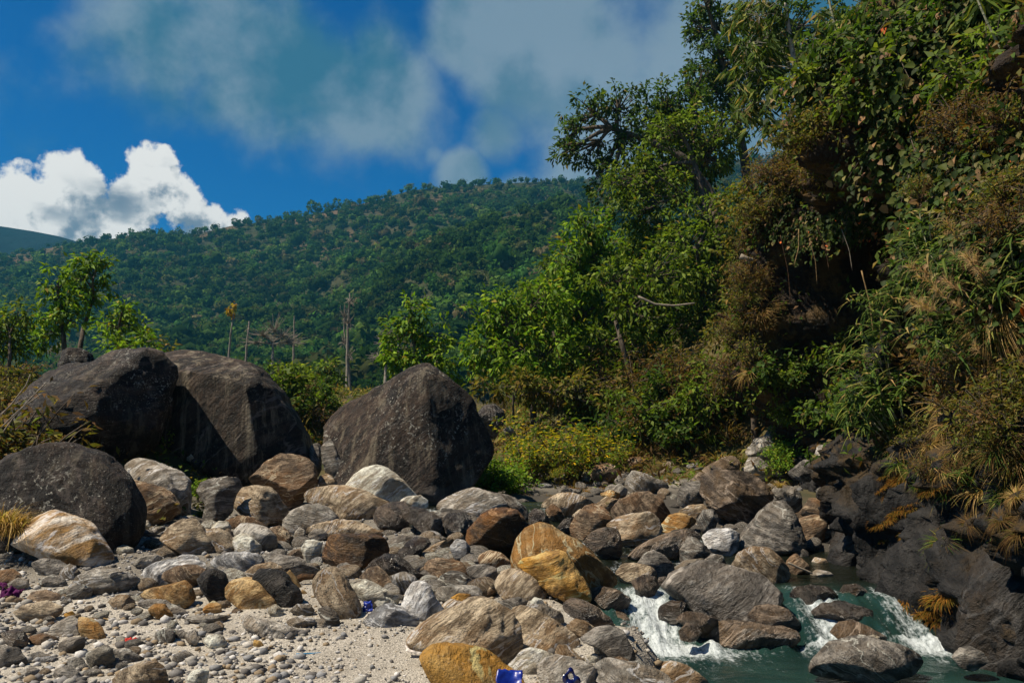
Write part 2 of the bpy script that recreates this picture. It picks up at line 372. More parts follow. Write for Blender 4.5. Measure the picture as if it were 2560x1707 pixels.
# ================================================================ rocks
def mat_rock(name, c1, c2, c3, bandsc=3.0, bandstr=.8, stain=None, stain_amt=.0, speck=(.5, .48, .44), speck_amt=.25, rough=.8, lichen=0., streak=0., base_pale=None, dark=None, dark_amt=0., vein=.5):
    c1 = tuple(x*.72 for x in c1); c2 = tuple(min(.78, x*1.38) for x in c2)
    m, b = new_mat(name); v = objco(b)
    r = b.node('ShaderNodeObjectInfo').outputs['Random']
    rv = b.vmath('SCALE', (37.0, 91.0, 53.0), None); b.put(rv.node.inputs[3], r)
    q = b.vmath('ADD', v, rv)
    vr = b.node('ShaderNodeVectorRotate', rotation_type='AXIS_ANGLE'); b.put(vr.inputs['Vector'], q); vr.inputs['Axis'].default_value = (.35, .93, .1)
    b.put(vr.inputs['Angle'], b.math('MULTIPLY', b.math('SUBTRACT', r, .5), 2.2))
    bv = b.mapping(vr.outputs[0], scale=(.9, .9, 4.5))
    warp = b.noise(q, 1.6, 3, .5, out=1)
    bv = b.vmath('ADD', bv, b.vmath('SCALE', warp, .9))
    band = b.noise(bv, bandsc, 7, .62)
    fine = b.noise(bv, bandsc*5, 5, .65)
    mot = b.noise(q, 2.3, 6, .6); grain = b.noise(q, 55, 4, .7); med = b.noise(q, 11, 6, .65)
    c = b.mix(b.ramp(band, .5-.075, .5+.075), c1, c2)
    c = b.mix(b.ramp(fine, .52, .68, 0, bandstr), c, c3)
    c = b.mix(b.ramp(med, .38, .58, .75, 0), c, b.mix(1.0, c, (.40, .36, .32), 'MULTIPLY'))
    if stain: c = b.mix(b.math('MULTIPLY', b.ramp(mot, .42, .6), stain_amt), c, b.mix(b.ramp(med, .35, .65), stain, tuple(x*.45 for x in stain)))
    if dark: c = b.mix(b.math('MULTIPLY', b.ramp(b.noise(q, 1.4, 7, .65), .38, .58), dark_amt), c, dark)
    if streak:
        sv = b.mapping(v, scale=(2.6, 2.6, .16)); s1 = b.noise(sv, 2.2, 6, .7, .2)
        c = b.mix(b.ramp(s1, .50, .68, 0, streak), c, b.mix(med, (.15, .12, .075), (.27, .23, .165)))
        c = b.mix(b.ramp(s1, .48, .34, 0, .8), c, (.010, .009, .008))
    vn = b.math('ABSOLUTE', b.math('SUBTRACT', b.noise(bv, bandsc*.42, 5, .55), .5))
    c = b.mix(b.math('MULTIPLY', b.ramp(vn, .018, .004), b.ramp(mot, .42, .56, 0, vein)), c, tuple(min(.8, x*2.2+.08) for x in c2))
    c = b.mix(b.ramp(grain, .55, .72, 0, speck_amt), c, speck)
    c = b.mix(b.ramp(grain, .44, .30, 0, .55), c, tuple(x*.25 for x in c1))
    if lichen:
        vo = b.node('ShaderNodeTexVoronoi'); b.put(vo.inputs['Vector'], b.vmath('ADD', q, b.vmath('SCALE', b.noise(q, 8, 3, out=1), 1.0)))
        vo.inputs['Scale'].default_value = 5.0
        l = b.math('MULTIPLY', b.ramp(vo.outputs['Distance'], .36, .16), b.ramp(b.noise(q, 1.1, 3, .6), .44, .62))
        sp = b.math('MULTIPLY', b.ramp(b.noise(q, 34, 4, .7), .60, .66), b.ramp(b.noise(q, .9, 4, .6), .42, .62))
        c = b.mix(b.math('MULTIPLY', b.math('MAXIMUM', l, sp), lichen), c, (.36, .345, .29))
    if base_pale:
        sz = b.node('ShaderNodeSeparateXYZ'); b.put(sz.inputs[0], b.vmath('ADD', v, b.vmath('SCALE', b.noise(v, 1.3, 5, .65, out=1), 1.0)))
        c = b.mix(b.ramp(sz.outputs[2], base_pale[1], base_pale[0], 0, .8), c, b.mix(fine, base_pale[2], tuple(x*.5 for x in base_pale[2])))
    val = b.math('ADD', .78, b.math('MULTIPLY', r, .42))
    cc = b.vmath('SCALE', c, None); b.put(cc.node.inputs[3], val)
    h = b.math('ADD', b.math('ADD', b.math('MULTIPLY', fine, .5), b.math('MULTIPLY', med, .7)), b.math('MULTIPLY', grain, .18))
    finish(b, cc, b.ramp(med, .3, .7, max(.1, rough-.12), min(1, rough+.1)), h, 1.0, .09, .3 if rough > .5 else .55)
    return m
RM = {
 'slab': mat_rock('black wet cliff slab', (.012, .012, .012), (.034, .032, .030), (.006, .006, .006), 1.2, .8, speck=(.14, .13, .12), speck_amt=.1, rough=.62, stain=(.05, .03, .012), stain_amt=.4, vein=.25),
 'giant': mat_rock('weathered dark boulder', (.010, .007, .005), (.036, .023, .016), (.16, .12, .09), .9, .5, vein=.25, speck=(.22, .18, .15), speck_amt=.25, streak=.3, lichen=.85, dark=(.010, .008, .007), dark_amt=.85),
 'streak': mat_rock('streaked dark boulder', (.014, .010, .007), (.038, .026, .018), (.10, .075, .05), 1.0, .4, speck=(.16, .13, .1), speck_amt=.2, streak=.75, lichen=.15, base_pale=(-1.25, -.75, (.12, .09, .06))),
 'peak': mat_rock('peaked dark boulder', (.012, .008, .006), (.034, .022, .015), (.11, .085, .065), 1.0, .45, speck=(.18, .15, .12), speck_amt=.2, streak=.55, lichen=.8, base_pale=(-.95, .0, (.34, .30, .26)), vein=.2),
 'grey': mat_rock('grey banded gneiss', (.30, .275, .23), (.40, .37, .32), (.11, .10, .09), 3.0, .65, stain=(.26, .17, .08), stain_amt=.35),
 'greyd': mat_rock('dark grey stone', (.165, .15, .13), (.26, .235, .20), (.05, .047, .043), 3.2, .7, stain=(.16, .11, .06), stain_amt=.25),
 'tan': mat_rock('tan banded gneiss', (.30, .225, .14), (.42, .34, .235), (.10, .07, .045), 3.4, .75, stain=(.33, .17, .055), stain_amt=.4),
 'brown': mat_rock('brown gneiss', (.17, .115, .07), (.27, .195, .125), (.055, .038, .027), 3.0, .75, stain=(.26, .12, .035), stain_amt=.5),
 'pale': mat_rock('pale cream stone', (.46, .42, .34), (.60, .56, .48), (.30, .26, .2), 2.4, .5, stain=(.45, .32, .16), stain_amt=.3),
 'swirl': mat_rock('white and grey swirled stone', (.30, .30, .30), (.50, .49, .47), (.15, .15, .155), 2.2, .8),
 'ochre': mat_rock('ochre stone', (.34, .19, .06), (.46, .32, .15), (.17, .09, .03), 2.3, .7, stain=(.50, .22, .03), stain_amt=.65),
 'quartz': mat_rock('ochre and white banded stone', (.36, .21, .075), (.56, .52, .45), (.42, .24, .07), 1.0, .5, stain=(.46, .24, .05), stain_amt=.55),
 'gold': mat_rock('golden ochre stone', (.42, .22, .045), (.52, .32, .10), (.19, .10, .03), 1.5, .7, stain=(.62, .30, .03), stain_amt=.7),
 'rust': mat_rock('rust coloured block', (.085, .045, .018), (.17, .09, .032), (.03, .02, .013), 2.2, .8, stain=(.30, .12, .02), stain_amt=.75, rough=.55, dark=(.015, .011, .009), dark_amt=.6),
 'wet': mat_rock('wet dark stone', (.045, .037, .030), (.080, .066, .052), (.015, .013, .012), 3.2, .8, stain=(.11, .065, .025), stain_amt=.35, speck_amt=.12, rough=.28),
 'wetb': mat_rock('wet brown stone', (.085, .062, .042), (.15, .11, .075), (.025, .02, .016), 3.0, .8, stain=(.15, .085, .03), stain_amt=.4, speck_amt=.15, rough=.36),
 'soot': mat_rock('soot blackened stone', (.012, .011, .010), (.035, .03, .026), (.09, .075, .05), 2.5, .5, speck_amt=.1, rough=.6),
 'moss': mat_rock('rough brown rock with hollows', (.10, .075, .055), (.19, .145, .105), (.05, .035, .027), 1.5, .6, stain=(.20, .12, .05), stain_amt=.5),
 'wave': mat_rock('grey rock with fine white lines', (.10, .085, .068), (.20, .175, .145), (.45, .42, .37), 1.1, .7, stain=(.10, .07, .04), stain_amt=.3, rough=.5, dark=(.035, .03, .025), dark_amt=.45),
}
CROP = {'A': (0, 1200, 2352/900), 'B': (800, 1200, 2352/900), 'C': (1660, 1050, 2148/900), 'D': (0, 800, 2352/900), 'E': (750, 850, 2352/900), 'F': (1660, 550, 2352/900)}
def outline(poly, n=128):
    poly = np.asarray(poly, float); x, y = poly[:, 0], poly[:, 1]; x2, y2 = np.roll(x, -1), np.roll(y, -1)
    cr = x*y2-x2*y; A = cr.sum()/2
    c = np.array([((x+x2)*cr).sum()/(6*A), ((y+y2)*cr).sum()/(6*A)])
    th = np.arange(n)/n*2*np.pi-np.pi; R = np.zeros(n)
    for i, t in enumerate(th):
        d = np.array([math.cos(t), math.sin(t)])
        e = np.stack([x2-x, y2-y], 1); a = poly-c
        den = d[0]*e[:, 1]-d[1]*e[:, 0]
        with np.errstate(divide='ignore', invalid='ignore'):
            s = (a[:, 0]*e[:, 1]-a[:, 1]*e[:, 0])/den; u = (a[:, 0]*d[1]-a[:, 1]*d[0])/den
        ok = (np.abs(den) > 1e-9) & (u >= -1e-6) & (u <= 1+1e-6) & (s > 0)
        R[i] = s[ok].max() if ok.any() else 1
    k = np.array([0, 1, 3, 1, 0.]); k /= k.sum(); Rp = np.concatenate([R[-4:], R, R[:4]])
    R = np.convolve(Rp, k, 'same')[4:-4]
    return c, th, R
ROCKPOLYS = []; _rk = [0]
def rock(crop, mat, label, pts, Y=None, thick=.85, facets=15, rough=1.0, sq=2.7, tilt=.3, sub=None, sink=.10, name=None, cat=None, group=None, hang=False, planes=()):
    ox, oy, sc = CROP[crop]
    pl = np.array([[float(q) for q in p.split(',')] for p in pts.split()])/sc+np.array([ox, oy])
    ROCKPOLYS.append(pl); _rk[0] += 1; rs = np.random.default_rng(1000+_rk[0])
    c, th, R = outline(pl)
    w, h = np.ptp(pl[:, 0]), np.ptp(pl[:, 1]); yb = pl[:, 1].max()
    if Y is None: Y = ground(c[0], yb)
    if river_mask(at(c[0], yb, Y)[0], Y) > .3: sink = max(sink, .3)
    mpp = Y/F
    if sub is None: sub = 5 if w > 150 else 4 if w > 42 else 3
    Dm = thick*mpp*(.65*min(w, h)+.35*max(w, h))/2
    Yc = Y+.25*Dm
    n, Fc = ico(sub); t = np.arctan2(-n[:, 2], n[:, 0]); s = np.hypot(n[:, 0], n[:, 2])
    ex = 2/sq
    s2 = s**ex; dep = np.sign(n[:, 1])*np.abs(n[:, 1])**ex
    Rt = np.interp(t, np.concatenate([th, [np.pi]]), np.concatenate([R, [R[0]]]))
    Rt = Rt*(1+sink*np.clip(np.sin(t), 0, 1)**2)
    Rr = R.mean()*(1-s2)+Rt*s2
    a, bb = np.cos(t)*Rr*s2, np.sin(t)*Rr*s2
    mp = Yc/F
    V = np.stack([a*mp, np.where(dep < 0, dep*.62, dep*1.25)*Dm, -bb*mp], 1)   # flatter towards the stream, deeper behind
    V[:, 1] += tilt*V[:, 2]*.7                       # upper part lies back
    size = float(np.abs(V).max(0).mean())
    for _ in range(facets):
        nn = rs.normal(size=3)*np.array([.75, .75, .75]); nn[1] -= .9; nn /= np.linalg.norm(nn)
        if abs(nn[1]) < .34: continue
        dt = V @ nn; o_ = dt.max()*rs.uniform(.54, .90)
        V = V-np.clip(dt-o_, 0, None)[:, None]*nn*.97
    for (a_, b_, c_, f_) in planes:
        nn = np.array([a_, b_, c_], float); nn /= np.linalg.norm(nn); dt = V @ nn
        V = V-np.clip(dt-dt.max()*f_, 0, None)[:, None]*nn*.97
    u = V/np.linalg.norm(V, axis=1)[:, None]; q = V/size+rs.uniform(-50, 50, 3)
    sd_ = rs.normal(size=3); sd_ /= np.linalg.norm(sd_)
    lam = q-(q @ sd_)[:, None]*sd_*-2.2
    st = (q @ sd_)*rs.uniform(2.2, 3.6)+.55*fbm(q*1.2+3, 3); fr = st-np.floor(st)
    d = .050*fbm(q*1.1, 3)+.040*(.4-np.abs(fbm(q*2.1+5, 3)))+.020*fbm(lam*2.6, 3)+.022*(sm(fr, 0, .75)-sm(fr, .82, 1.0))
    if sub >= 4:
        d = d+.012*fbm(lam*6, 3)
        cr = np.abs(fbm(q*.9+41, 3)); d = d-.045*(1-sm(cr, 0, .045))*sm(fbm(q*.7+71, 2), -.1, .25)
    V = V+u*(d*rough*size)[:, None]
    # keep the traced outline: fit the outer radius of each direction to it
    px = at(c[0], c[1], Yc); ang = np.arctan2(-V[:, 2], V[:, 0]); rad = np.hypot(V[:, 0], V[:, 2])*Yc/(Yc+V[:, 1])
    nb = 48 if sub >= 4 else 24; bi = ((ang+np.pi)/(2*np.pi)*nb).astype(int) % nb; mx = np.zeros(nb); np.maximum.at(mx, bi, rad)
    bc = (np.arange(nb)+.5)/nb*2*np.pi-np.pi; want = np.interp(bc, np.concatenate([th, [np.pi]]), np.concatenate([R, [R[0]]]))*mp*(1+sink*np.clip(np.sin(bc), 0, 1)**2)
    ra = np.clip(np.where(mx > 0, want/np.maximum(mx, 1e-6), 1), .75, 1.35); ra = (np.roll(ra, 1)+2*ra+np.roll(ra, -1))/4
    rr = np.interp(ang, np.concatenate([[bc[-1]-2*np.pi], bc, [bc[0]+2*np.pi]]), np.concatenate([[ra[-1]], ra, [ra[0]]]))
    V[:, 0] *= rr; V[:, 2] *= rr
    if name is None: name = 'boulder' if w*mpp > .55 else 'rock'
    o = mk(name, V, Fc, RM[mat]); o.location = tuple(px)
    tag(o, label, cat or ('boulder' if name == 'boulder' else 'rock'), group)
    return o
# ---- giants
rock('D','giant','huge dark overhanging boulder perched on a lower round dark boulder','-60,560 0,520 100,420 190,340 270,290 480,270 560,215 640,180 740,168 860,180 950,205 1010,260 1055,330 1065,370 1040,430 1020,560 1005,700 960,800 900,860 800,910 720,945 650,925 560,885 480,1000 350,1120 150,1130 0,1050 -80,760',Y=13.2,thick=.9,facets=5,rough=1.15,sq=2.8,tilt=.1,planes=[(-.25,-.55,.8,.62),(.35,-.8,-.5,.66),(.1,-1,.1,.8),(-.6,-.6,.4,.8)])
rock('D','giant','round dark speckled boulder below the overhanging giant','-120,1000 0,900 150,840 300,805 420,812 480,850 560,870 640,910 720,970 800,1030 860,1110 900,1200 928,1290 925,1385 880,1480 800,1505 600,1515 300,1515 0,1505 -150,1480 -200,1200',thick=.8,facets=5,sq=2.4,tilt=.25)
rock('D','streak','broad dark boulder with vertical mineral streaks and flat sloping top','940,260 960,200 1080,185 1250,205 1400,240 1560,265 1660,310 1720,360 1790,430 1850,520 1910,600 1950,690 1990,780 2012,880 2000,980 1800,1060 1600,1065 1450,1040 1300,1010 1150,960 1030,880 985,700 975,500 955,350',thick=.85,facets=2,sq=3.4,tilt=.05,rough=.9,planes=[(.05,-.45,.9,.72),(-.12,-1,.08,.72),(.7,-.7,.2,.8)])
rock('E','peak','huge dark peaked boulder with pale worn foot','150,525 200,462 300,405 420,350 520,288 610,228 700,180 770,150 840,158 900,200 980,260 1050,320 1110,370 1140,440 1170,520 1220,600 1260,680 1245,780 1190,850 1140,930 1095,975 1000,1015 900,1062 850,1078 700,1085 400,1065 300,960 225,880 150,720 122,600',thick=.75,facets=2,sq=2.6,tilt=.3,rough=.8,planes=[(-.55,-.75,.40,.52),(.55,-.80,.22,.58),(-.1,-.6,-.5,.8)])
rock('D','giant','small dark rock tucked behind the overhanging giant','365,270 372,195 430,175 520,185 575,215 600,300 560,380 420,380 370,330',Y=15.4,name='boulder')
# ---- rocks between the two left giants and the peaked boulder
rock('D','brown','brown rock wedged under a leafy sprig beside the streaked boulder','980,840 1050,795 1130,830 1190,870 1205,920 1150,960 1000,940 900,920',Y=14.6)
rock('D','pale','small pale stone at the foot of the streaked boulder','1190,880 1260,862 1340,885 1352,910 1270,930 1200,915',Y=14.4)
rock('D','tan','pale tan flat-topped boulder in front of the streaked boulder','1120,935 1250,910 1360,905 1440,930 1490,980 1505,1030 1420,1060 1300,1070 1220,1070 1170,1000',Y=14.6)
rock('D','grey','large grey slab boulder beside the round dark speckled boulder','760,950 850,905 960,930 1060,960 1150,1000 1220,1060 1232,1150 1222,1285 1100,1290 950,1220 820,1060 770,980')
rock('D','brown','brown rounded boulder leaning on the round dark speckled boulder','820,1035 900,1050 1000,1090 1100,1140 1170,1210 1165,1260 1100,1305 1010,1345 940,1335 890,1200')
rock('D','greyd','upright grey boulder beside a grassy cleft','1280,1120 1300,1060 1380,1035 1470,1030 1530,1040 1552,1090 1510,1150 1500,1250 1440,1315 1360,1355 1315,1310 1340,1200')
rock('D','greyd','small dark grey stone lodged above the banded tan boulder','1540,1080 1535,1035 1570,1010 1605,1030 1605,1075 1570,1100')
rock('D','brown','dark brown angular boulder between the streaked and peaked boulders','1610,1060 1650,1000 1720,930 1800,880 1880,878 1980,900 2040,950 2065,1020 2062,1090 2000,1150 1930,1215 1880,1240 1820,1200 1770,1120 1700,1095 1640,1085',facets=9,Y=13.6)
rock('D','tan','tan boulder with wavy bands resting against the dark brown angular boulder','1490,1150 1560,1100 1650,1085 1730,1095 1790,1140 1830,1200 1867,1260 1840,1315 1780,1345 1700,1315 1600,1285 1520,1235 1490,1190')
rock('E','tan','long brown banded boulder in front of the cream boulder','-10,1020 60,970 170,950 300,955 420,975 520,1020 605,1065 595,1095 490,1140 470,1175 400,1165 280,1150 200,1120 100,1090 10,1070',facets=5)
rock('D','grey','smooth grey oval boulder below the long brown banded boulder','1852,1300 1900,1240 1980,1210 2060,1203 2140,1230 2200,1280 2225,1330 2100,1365 1980,1385 1890,1400 1850,1360',facets=2,rough=.6)
rock('E','pale','large smooth cream boulder at the foot of the peaked boulder','285,960 340,880 410,835 490,818 560,840 620,880 690,930 745,1000 785,1040 640,1075 450,1050 340,1000',facets=3,rough=.6,Y=12.9)
rock('E','greyd','leaning split slab against the left side of the peaked boulder','128,690 160,660 195,660 245,740 295,830 325,905 255,905 165,865 140,770',Y=13.9,thick=.6)
rock('E','greyd','narrow grey slab behind the leaning split slab','55,710 100,655 135,668 135,860 100,890 65,800',Y=15.0,thick=.6)
rock('E','tan','low tan rock beside the leaning split slab','108,935 120,890 180,866 260,890 305,935 250,965 140,970',Y=13.9)
rock('E','wet','round black boulder behind the shoulder of the peaked boulder','1160,470 1200,425 1270,413 1330,458 1348,520 1310,580 1270,640 1200,620 1175,540',Y=20.5,name='boulder')
rock('E','grey','small grey stone beside the round black boulder','1325,585 1370,558 1398,590 1375,625 1335,625',Y=20.0)
# ---- left shore
rock('A','quartz','big ochre boulder with white quartz bands on the gravel','55,430 65,330 110,280 230,225 290,212 370,240 480,270 580,320 650,400 700,470 737,535 705,570 640,566 560,552 430,548 300,525 150,480 70,455',facets=6,sq=2.6,rough=.7,sink=.02,thick=.8)
rock('A','tan','rounded tan-grey boulder with a curved crack beside small cobbles','1045,380 1080,310 1150,268 1230,263 1300,320 1350,390 1388,470 1375,512 1280,510 1180,480 1090,455')
rock('A','tan','tan rock tucked behind the curved-crack boulder','1300,330 1400,322 1470,350 1530,410 1555,475 1480,500 1380,500 1340,410')
rock('A','pale','small pale block with an orange stripe','1372,302 1420,268 1480,273 1508,310 1480,350 1410,355 1368,332')
rock('A','brown','flat brown stone under the banded tan boulder','1455,265 1550,233 1640,245 1720,290 1760,325 1650,330 1520,310 1465,295')
rock('A','grey','grey oval rock leaning on a flat brown stone','1512,335 1560,283 1640,288 1730,320 1792,370 1800,440 1755,482 1680,460 1600,410 1525,370')
rock('A','pale','pale rock below the grey oval rock','1480,395 1560,353 1640,385 1692,440 1695,498 1600,495 1530,480')
rock('A','brown','small brown rock beside the grey oval rock','1745,318 1820,298 1880,340 1925,405 1905,440 1830,410 1765,355')
rock('A','tan','fist-sized tan stone sitting on the flat brown stone','1675,262 1720,243 1762,275 1735,305 1690,300')
rock('A','swirl','white-veined slab between the curved-crack boulder and soot-black rocks','1352,520 1450,483 1600,472 1700,498 1725,548 1650,605 1540,618 1440,590 1370,575')
rock('A','grey','low grey stone in front of the curved-crack boulder','855,545 920,498 1020,488 1055,510 1005,558 900,578')
rock('A','swirl','white stone behind the low grey stone','1130,515 1180,488 1260,490 1310,520 1250,545 1150,540')
rock('A','swirl','flat white-streaked slab on the gravel','895,605 980,545 1100,523 1250,530 1345,570 1300,610 1150,640 1100,675 980,690 925,660')
rock('A','brown','grainy brown block sunk in the white-streaked slab','1035,615 1130,568 1250,558 1335,590 1315,650 1255,712 1160,690 1070,660')
rock('A','soot','round half-blackened stone beside the ochre oval','1282,655 1320,600 1390,583 1450,618 1478,680 1474,755 1425,800 1370,806 1315,745')
rock('A','ochre','wedge-shaped sandy tan stone in front of the half-blackened stone','902,748 940,713 1100,688 1180,663 1242,710 1268,780 1238,830 1150,815 1040,790 930,792',facets=3,rough=.6)
rock('A','ochre','smooth ochre oval stone with red scraps on top','1472,705 1500,660 1580,643 1680,658 1740,720 1792,780 1815,825 1740,848 1640,843 1560,818 1495,775',facets=2,rough=.5)
rock('A','soot','soot-black boulder leaning on the ochre oval stone','1625,645 1680,590 1770,583 1840,608 1892,680 1952,730 1965,805 1900,840 1820,815 1760,740 1680,680')
rock('A','tan','pale tan stone behind the soot-black boulder','1585,615 1650,558 1750,543 1830,570 1875,625 1840,680 1700,660')
rock('A','greyd','long dark slab behind the soot-black boulder','1685,480 1800,488 1950,528 2060,578 2105,612 2055,650 1930,640 1820,590 1725,540')
rock('A','tan','tilted slab of gold and grey stripes beside the burnt sticks','2032,665 2080,600 2170,578 2230,640 2300,740 2358,840 2335,898 2230,892 2130,830 2055,745',facets=4)
rock('A','grey','low grey boulder with a white vein on the gravel','435,700 500,620 620,573 740,588 850,640 895,675 865,750 700,762 560,755 455,740')
rock('A','greyd','round slate-grey stone before the white-veined low boulder','428,725 480,690 540,683 583,715 575,775 500,788 436,765')
rock('A','brown','brown striped rock near the purple rag','118,805 180,740 260,728 360,758 418,810 414,850 300,870 140,850',Y=7.75)
rock('A','tan','striped tan rock in front of the brown striped rock','85,860 130,818 280,798 380,828 404,885 300,912 140,902')
rock('A','greyd','flat blue-grey stone under the quartz-banded boulder','190,545 260,513 350,528 425,560 410,610 300,630 205,590')
rock('A','grey','rounded grey stone beside the flat blue-grey stone','382,595 430,553 490,558 523,610 475,660 408,658')
rock('A','greyd','dark grey lined stone below the rounded grey stone','242,655 320,623 400,648 433,695 350,710 265,698')
rock('A','grey','pale grey stone behind the purple rag','28,685 110,638 172,650 174,705 90,722')
rock('A','brown','brown stone at the edge above the purple rag','-60,600 60,583 132,630 85,675 -40,690')
rock('A','grey','grey dome stone in coarse sand beside a tan block','305,1015 350,938 440,893 500,930 528,1002 485,1040 400,1045',facets=3)
rock('A','ochre','flat tan block half sunk in coarse sand','480,905 560,908 650,980 685,1045 580,1052 515,995')
rock('A','gold','small orange stone above the grey dome stone','408,875 470,853 492,892 430,906')
rock('A','ochre','small tan cap stone before the sandy wedge','935,855 1000,813 1060,818 1112,880 1135,922 1040,900 955,876')
rock('A','ochre','small round tan stone before the half-blackened stone','1318,835 1380,793 1443,820 1444,872 1328,866')
rock('A','pale','small knobbly pale stone below the ochre oval stone','1732,845 1790,813 1848,850 1844,897 1755,888')
rock('A','grey','egg-shaped grey stone below the soot-black boulder','1887,850 1940,808 2020,813 2053,852 2014,893 1920,892')
rock('A','greyd','dark grey stone between egg-shaped stone and striped slab','2058,855 2130,828 2200,880 2225,945 2195,965 2090,905')
rock('A','grey','long low grey slab along the edge of the sand','1455,945 1560,893 1700,918 1850,958 2000,998 2025,1046 1900,1050 1700,1005 1495,980',thick=.5)
rock('A','grey','flat grey stone behind the long low slab','1868,915 1960,893 2052,910 2054,955 1980,983 1895,962')
rock('A','grey','smaller flat grey stone under the dark grey stone','2050,915 2150,903 2203,952 2120,973 2056,957')
rock('A','pale','white stone standing on open sand','1290,1065 1340,1023 1430,1013 1478,1060 1468,1102 1375,1098')
rock('A','greyd','blue-grey stone left of a dark chip on the sand','998,1003 1060,973 1132,983 1134,1055 1080,1072 1006,1038')
rock('A','grey','angular grey stone right of a dark chip on the sand','1188,1003 1260,983 1308,1040 1275,1082 1215,1050')
rock('A','greyd','dark chip between two grey stones on the sand','1130,985 1180,983 1222,1010 1218,1045 1148,1050')
rock('A','greyd','dark slate wedge at the edge of the gravel','-60,1070 60,1088 130,1160 163,1210 60,1238 -60,1235')
rock('A','greyd','square dark grey stone on the gravel below the grey dome','382,1065 430,1033 520,1033 548,1102 470,1128 388,1118')
rock('A','brown','flat brown flake beside the square dark grey stone','172,1025 250,1008 350,1028 373,1065 280,1088 185,1078')
rock('A','pale','angular white-topped stone on the gravel','536,1145 640,1093 710,1108 738,1182 702,1232 620,1228 556,1188',facets=9)
rock('A','greyd','flat grey blade beside the angular white-topped stone','712,1113 800,1108 935,1172 905,1192 740,1178')
rock('A','tan','broad pale-topped brown boulder with its foot out of view','705,1320 780,1250 880,1208 990,1198 1060,1240 1098,1315 1095,1410 715,1410')
rock('A','pale','white lichen-spotted stone beside the broad pale-topped boulder','1205,1315 1240,1258 1300,1238 1348,1260 1340,1330 1290,1388 1215,1378')
rock('A','greyd','small slate stone between pale-topped boulder and lichen-spotted stone','1098,1305 1150,1288 1192,1322 1155,1378 1088,1368')
rock('A','wetb','dark crusted rock above the slate wedge','-10,1003 80,978 150,988 173,1082 120,1108 10,1068')
rock('A','greyd','grey-green cobble below the white-topped stone','338,1245 430,1218 500,1258 525,1315 400,1320 335,1295')
rock('A','grey','grey cobble wedged behind the white-topped stone','425,1175 510,1168 563,1222 545,1258 465,1240')
rock('A','grey','small flat grey cobble near the slate wedge','118,1245 200,1223 243,1250 205,1297 116,1287')
rock('A','gold','small amber stone on open sand','1655,1043 1700,1058 1728,1087 1693,1107 1650,1080')
rock('A','brown','small brown stone before the dark rust block','1848,505 1910,458 1980,448 1998,505 1962,538 1878,532')
rock('A','pale','pale stone beside the left face of the dark rust block','1962,445 1990,398 2050,393 2105,410 2085,490 2035,540 1982,510')
rock('A','brown','flat chocolate stone among small cobbles','985,435 1050,393 1112,420 1140,455 1060,460')
rock('A','brown','low brown stone at the foot of the curved-crack boulder','1090,473 1150,448 1235,480 1185,508 1105,502')
rock('A','greyd','small dark cobble left of the low brown stone','985,460 1040,443 1083,475 1042,497 980,488')
rock('A','grey','grey egg standing before the smooth grey oval','1918,345 1950,308 1992,330 1994,395 1926,406')
rock('A','greyd','long grey-brown slab behind the curved-crack boulder','1150,240 1240,232 1310,260 1330,300 1260,310 1160,275')
rock('A','pale','white shard beside the round dark speckled boulder','925,270 960,262 985,300 950,330 920,325')
rock('A','grey','speckled cobble at the foot of the dark speckled boulder','935,345 990,318 1060,300 1070,330 1010,360 950,365')
rock('A','grey','pale grey cobble cluster stone under the quartz boulder tip','700,420 740,385 760,420 740,460 700,455')
rock('A','pale','pale cobble right of the quartz boulder tip','735,450 790,425 860,445 870,480 800,495 740,485')
rock('A','brown','dark oval cobble above the wedge-shaped sandy stone','1040,640 1080,605 1120,615 1110,670 1060,680')
rock('A','tan','narrow streaked stone standing behind the wedge stone','700,790 760,752 830,755 870,800 830,835 740,830')
rock('A','greyd','flat dark plate before the wedge-shaped stone','870,820 940,785 1040,790 1120,830 1240,880 1180,895 1040,850 900,850')
rock('A','grey','low grey plate beside the round tan stone','1190,905 1260,880 1380,885 1520,890 1480,925 1350,930 1200,940')
# ---- middle of the river bed
rock('B','rust','dark rust block with squared faces','-5,520 30,400 50,370 120,358 250,358 380,368 422,400 443,470 424,545 330,572 200,603 120,585 50,560 0,555',facets=12,sq=4,tilt=.05)
rock('B','wet','wet black rock beside the rust block','497,495 560,410 620,378 700,388 725,422 650,485 605,530 530,532')
rock('B','greyd','flat grey slab above the wet black rock','415,400 520,368 640,363 695,390 600,440 500,460 425,458')
rock('B','tan','pale tan fish-shaped rock in the stream','655,485 730,430 800,398 872,383 865,435 825,488 760,510 675,505')
rock('B','swirl','upright grey marbled rock in the stream','848,435 890,388 950,398 983,450 965,538 920,552 866,490')
rock('B','rust','tall rust-orange faced block in the stream','955,400 958,330 1000,290 1050,230 1120,193 1200,188 1290,198 1335,250 1375,305 1345,345 1295,405 1265,470 1180,495 1080,505 1005,485 972,440',facets=12,sq=3.4,tilt=.12)
rock('B','wet','jagged wet black rock left of the rust-orange block','530,205 580,168 660,178 720,208 800,250 860,320 840,375 760,372 690,350 600,290 545,255',facets=10)
rock('B','wet','thin dark slab leaning on the rust-orange block','785,265 830,218 920,213 985,240 978,330 945,382 860,382 820,325',facets=10)
rock('B','greyd','grey-black ledge behind the jagged wet rock','715,205 830,183 960,208 975,260 930,330 850,370 740,350 680,285',facets=8,Y=11.6)
rock('B','wetb','rounded brown-black boulder right of the long banded boulder','342,235 370,180 440,153 540,148 573,180 583,250 573,315 510,360 440,355 385,305 348,265')
rock('B','grey','large grey boulder with swirling bands below the peaked boulder','712,198 800,130 900,80 1000,53 1060,68 1180,98 1225,150 1235,200 1150,240 1050,280 980,290 850,230 760,205',facets=3,rough=.7,tilt=.45)
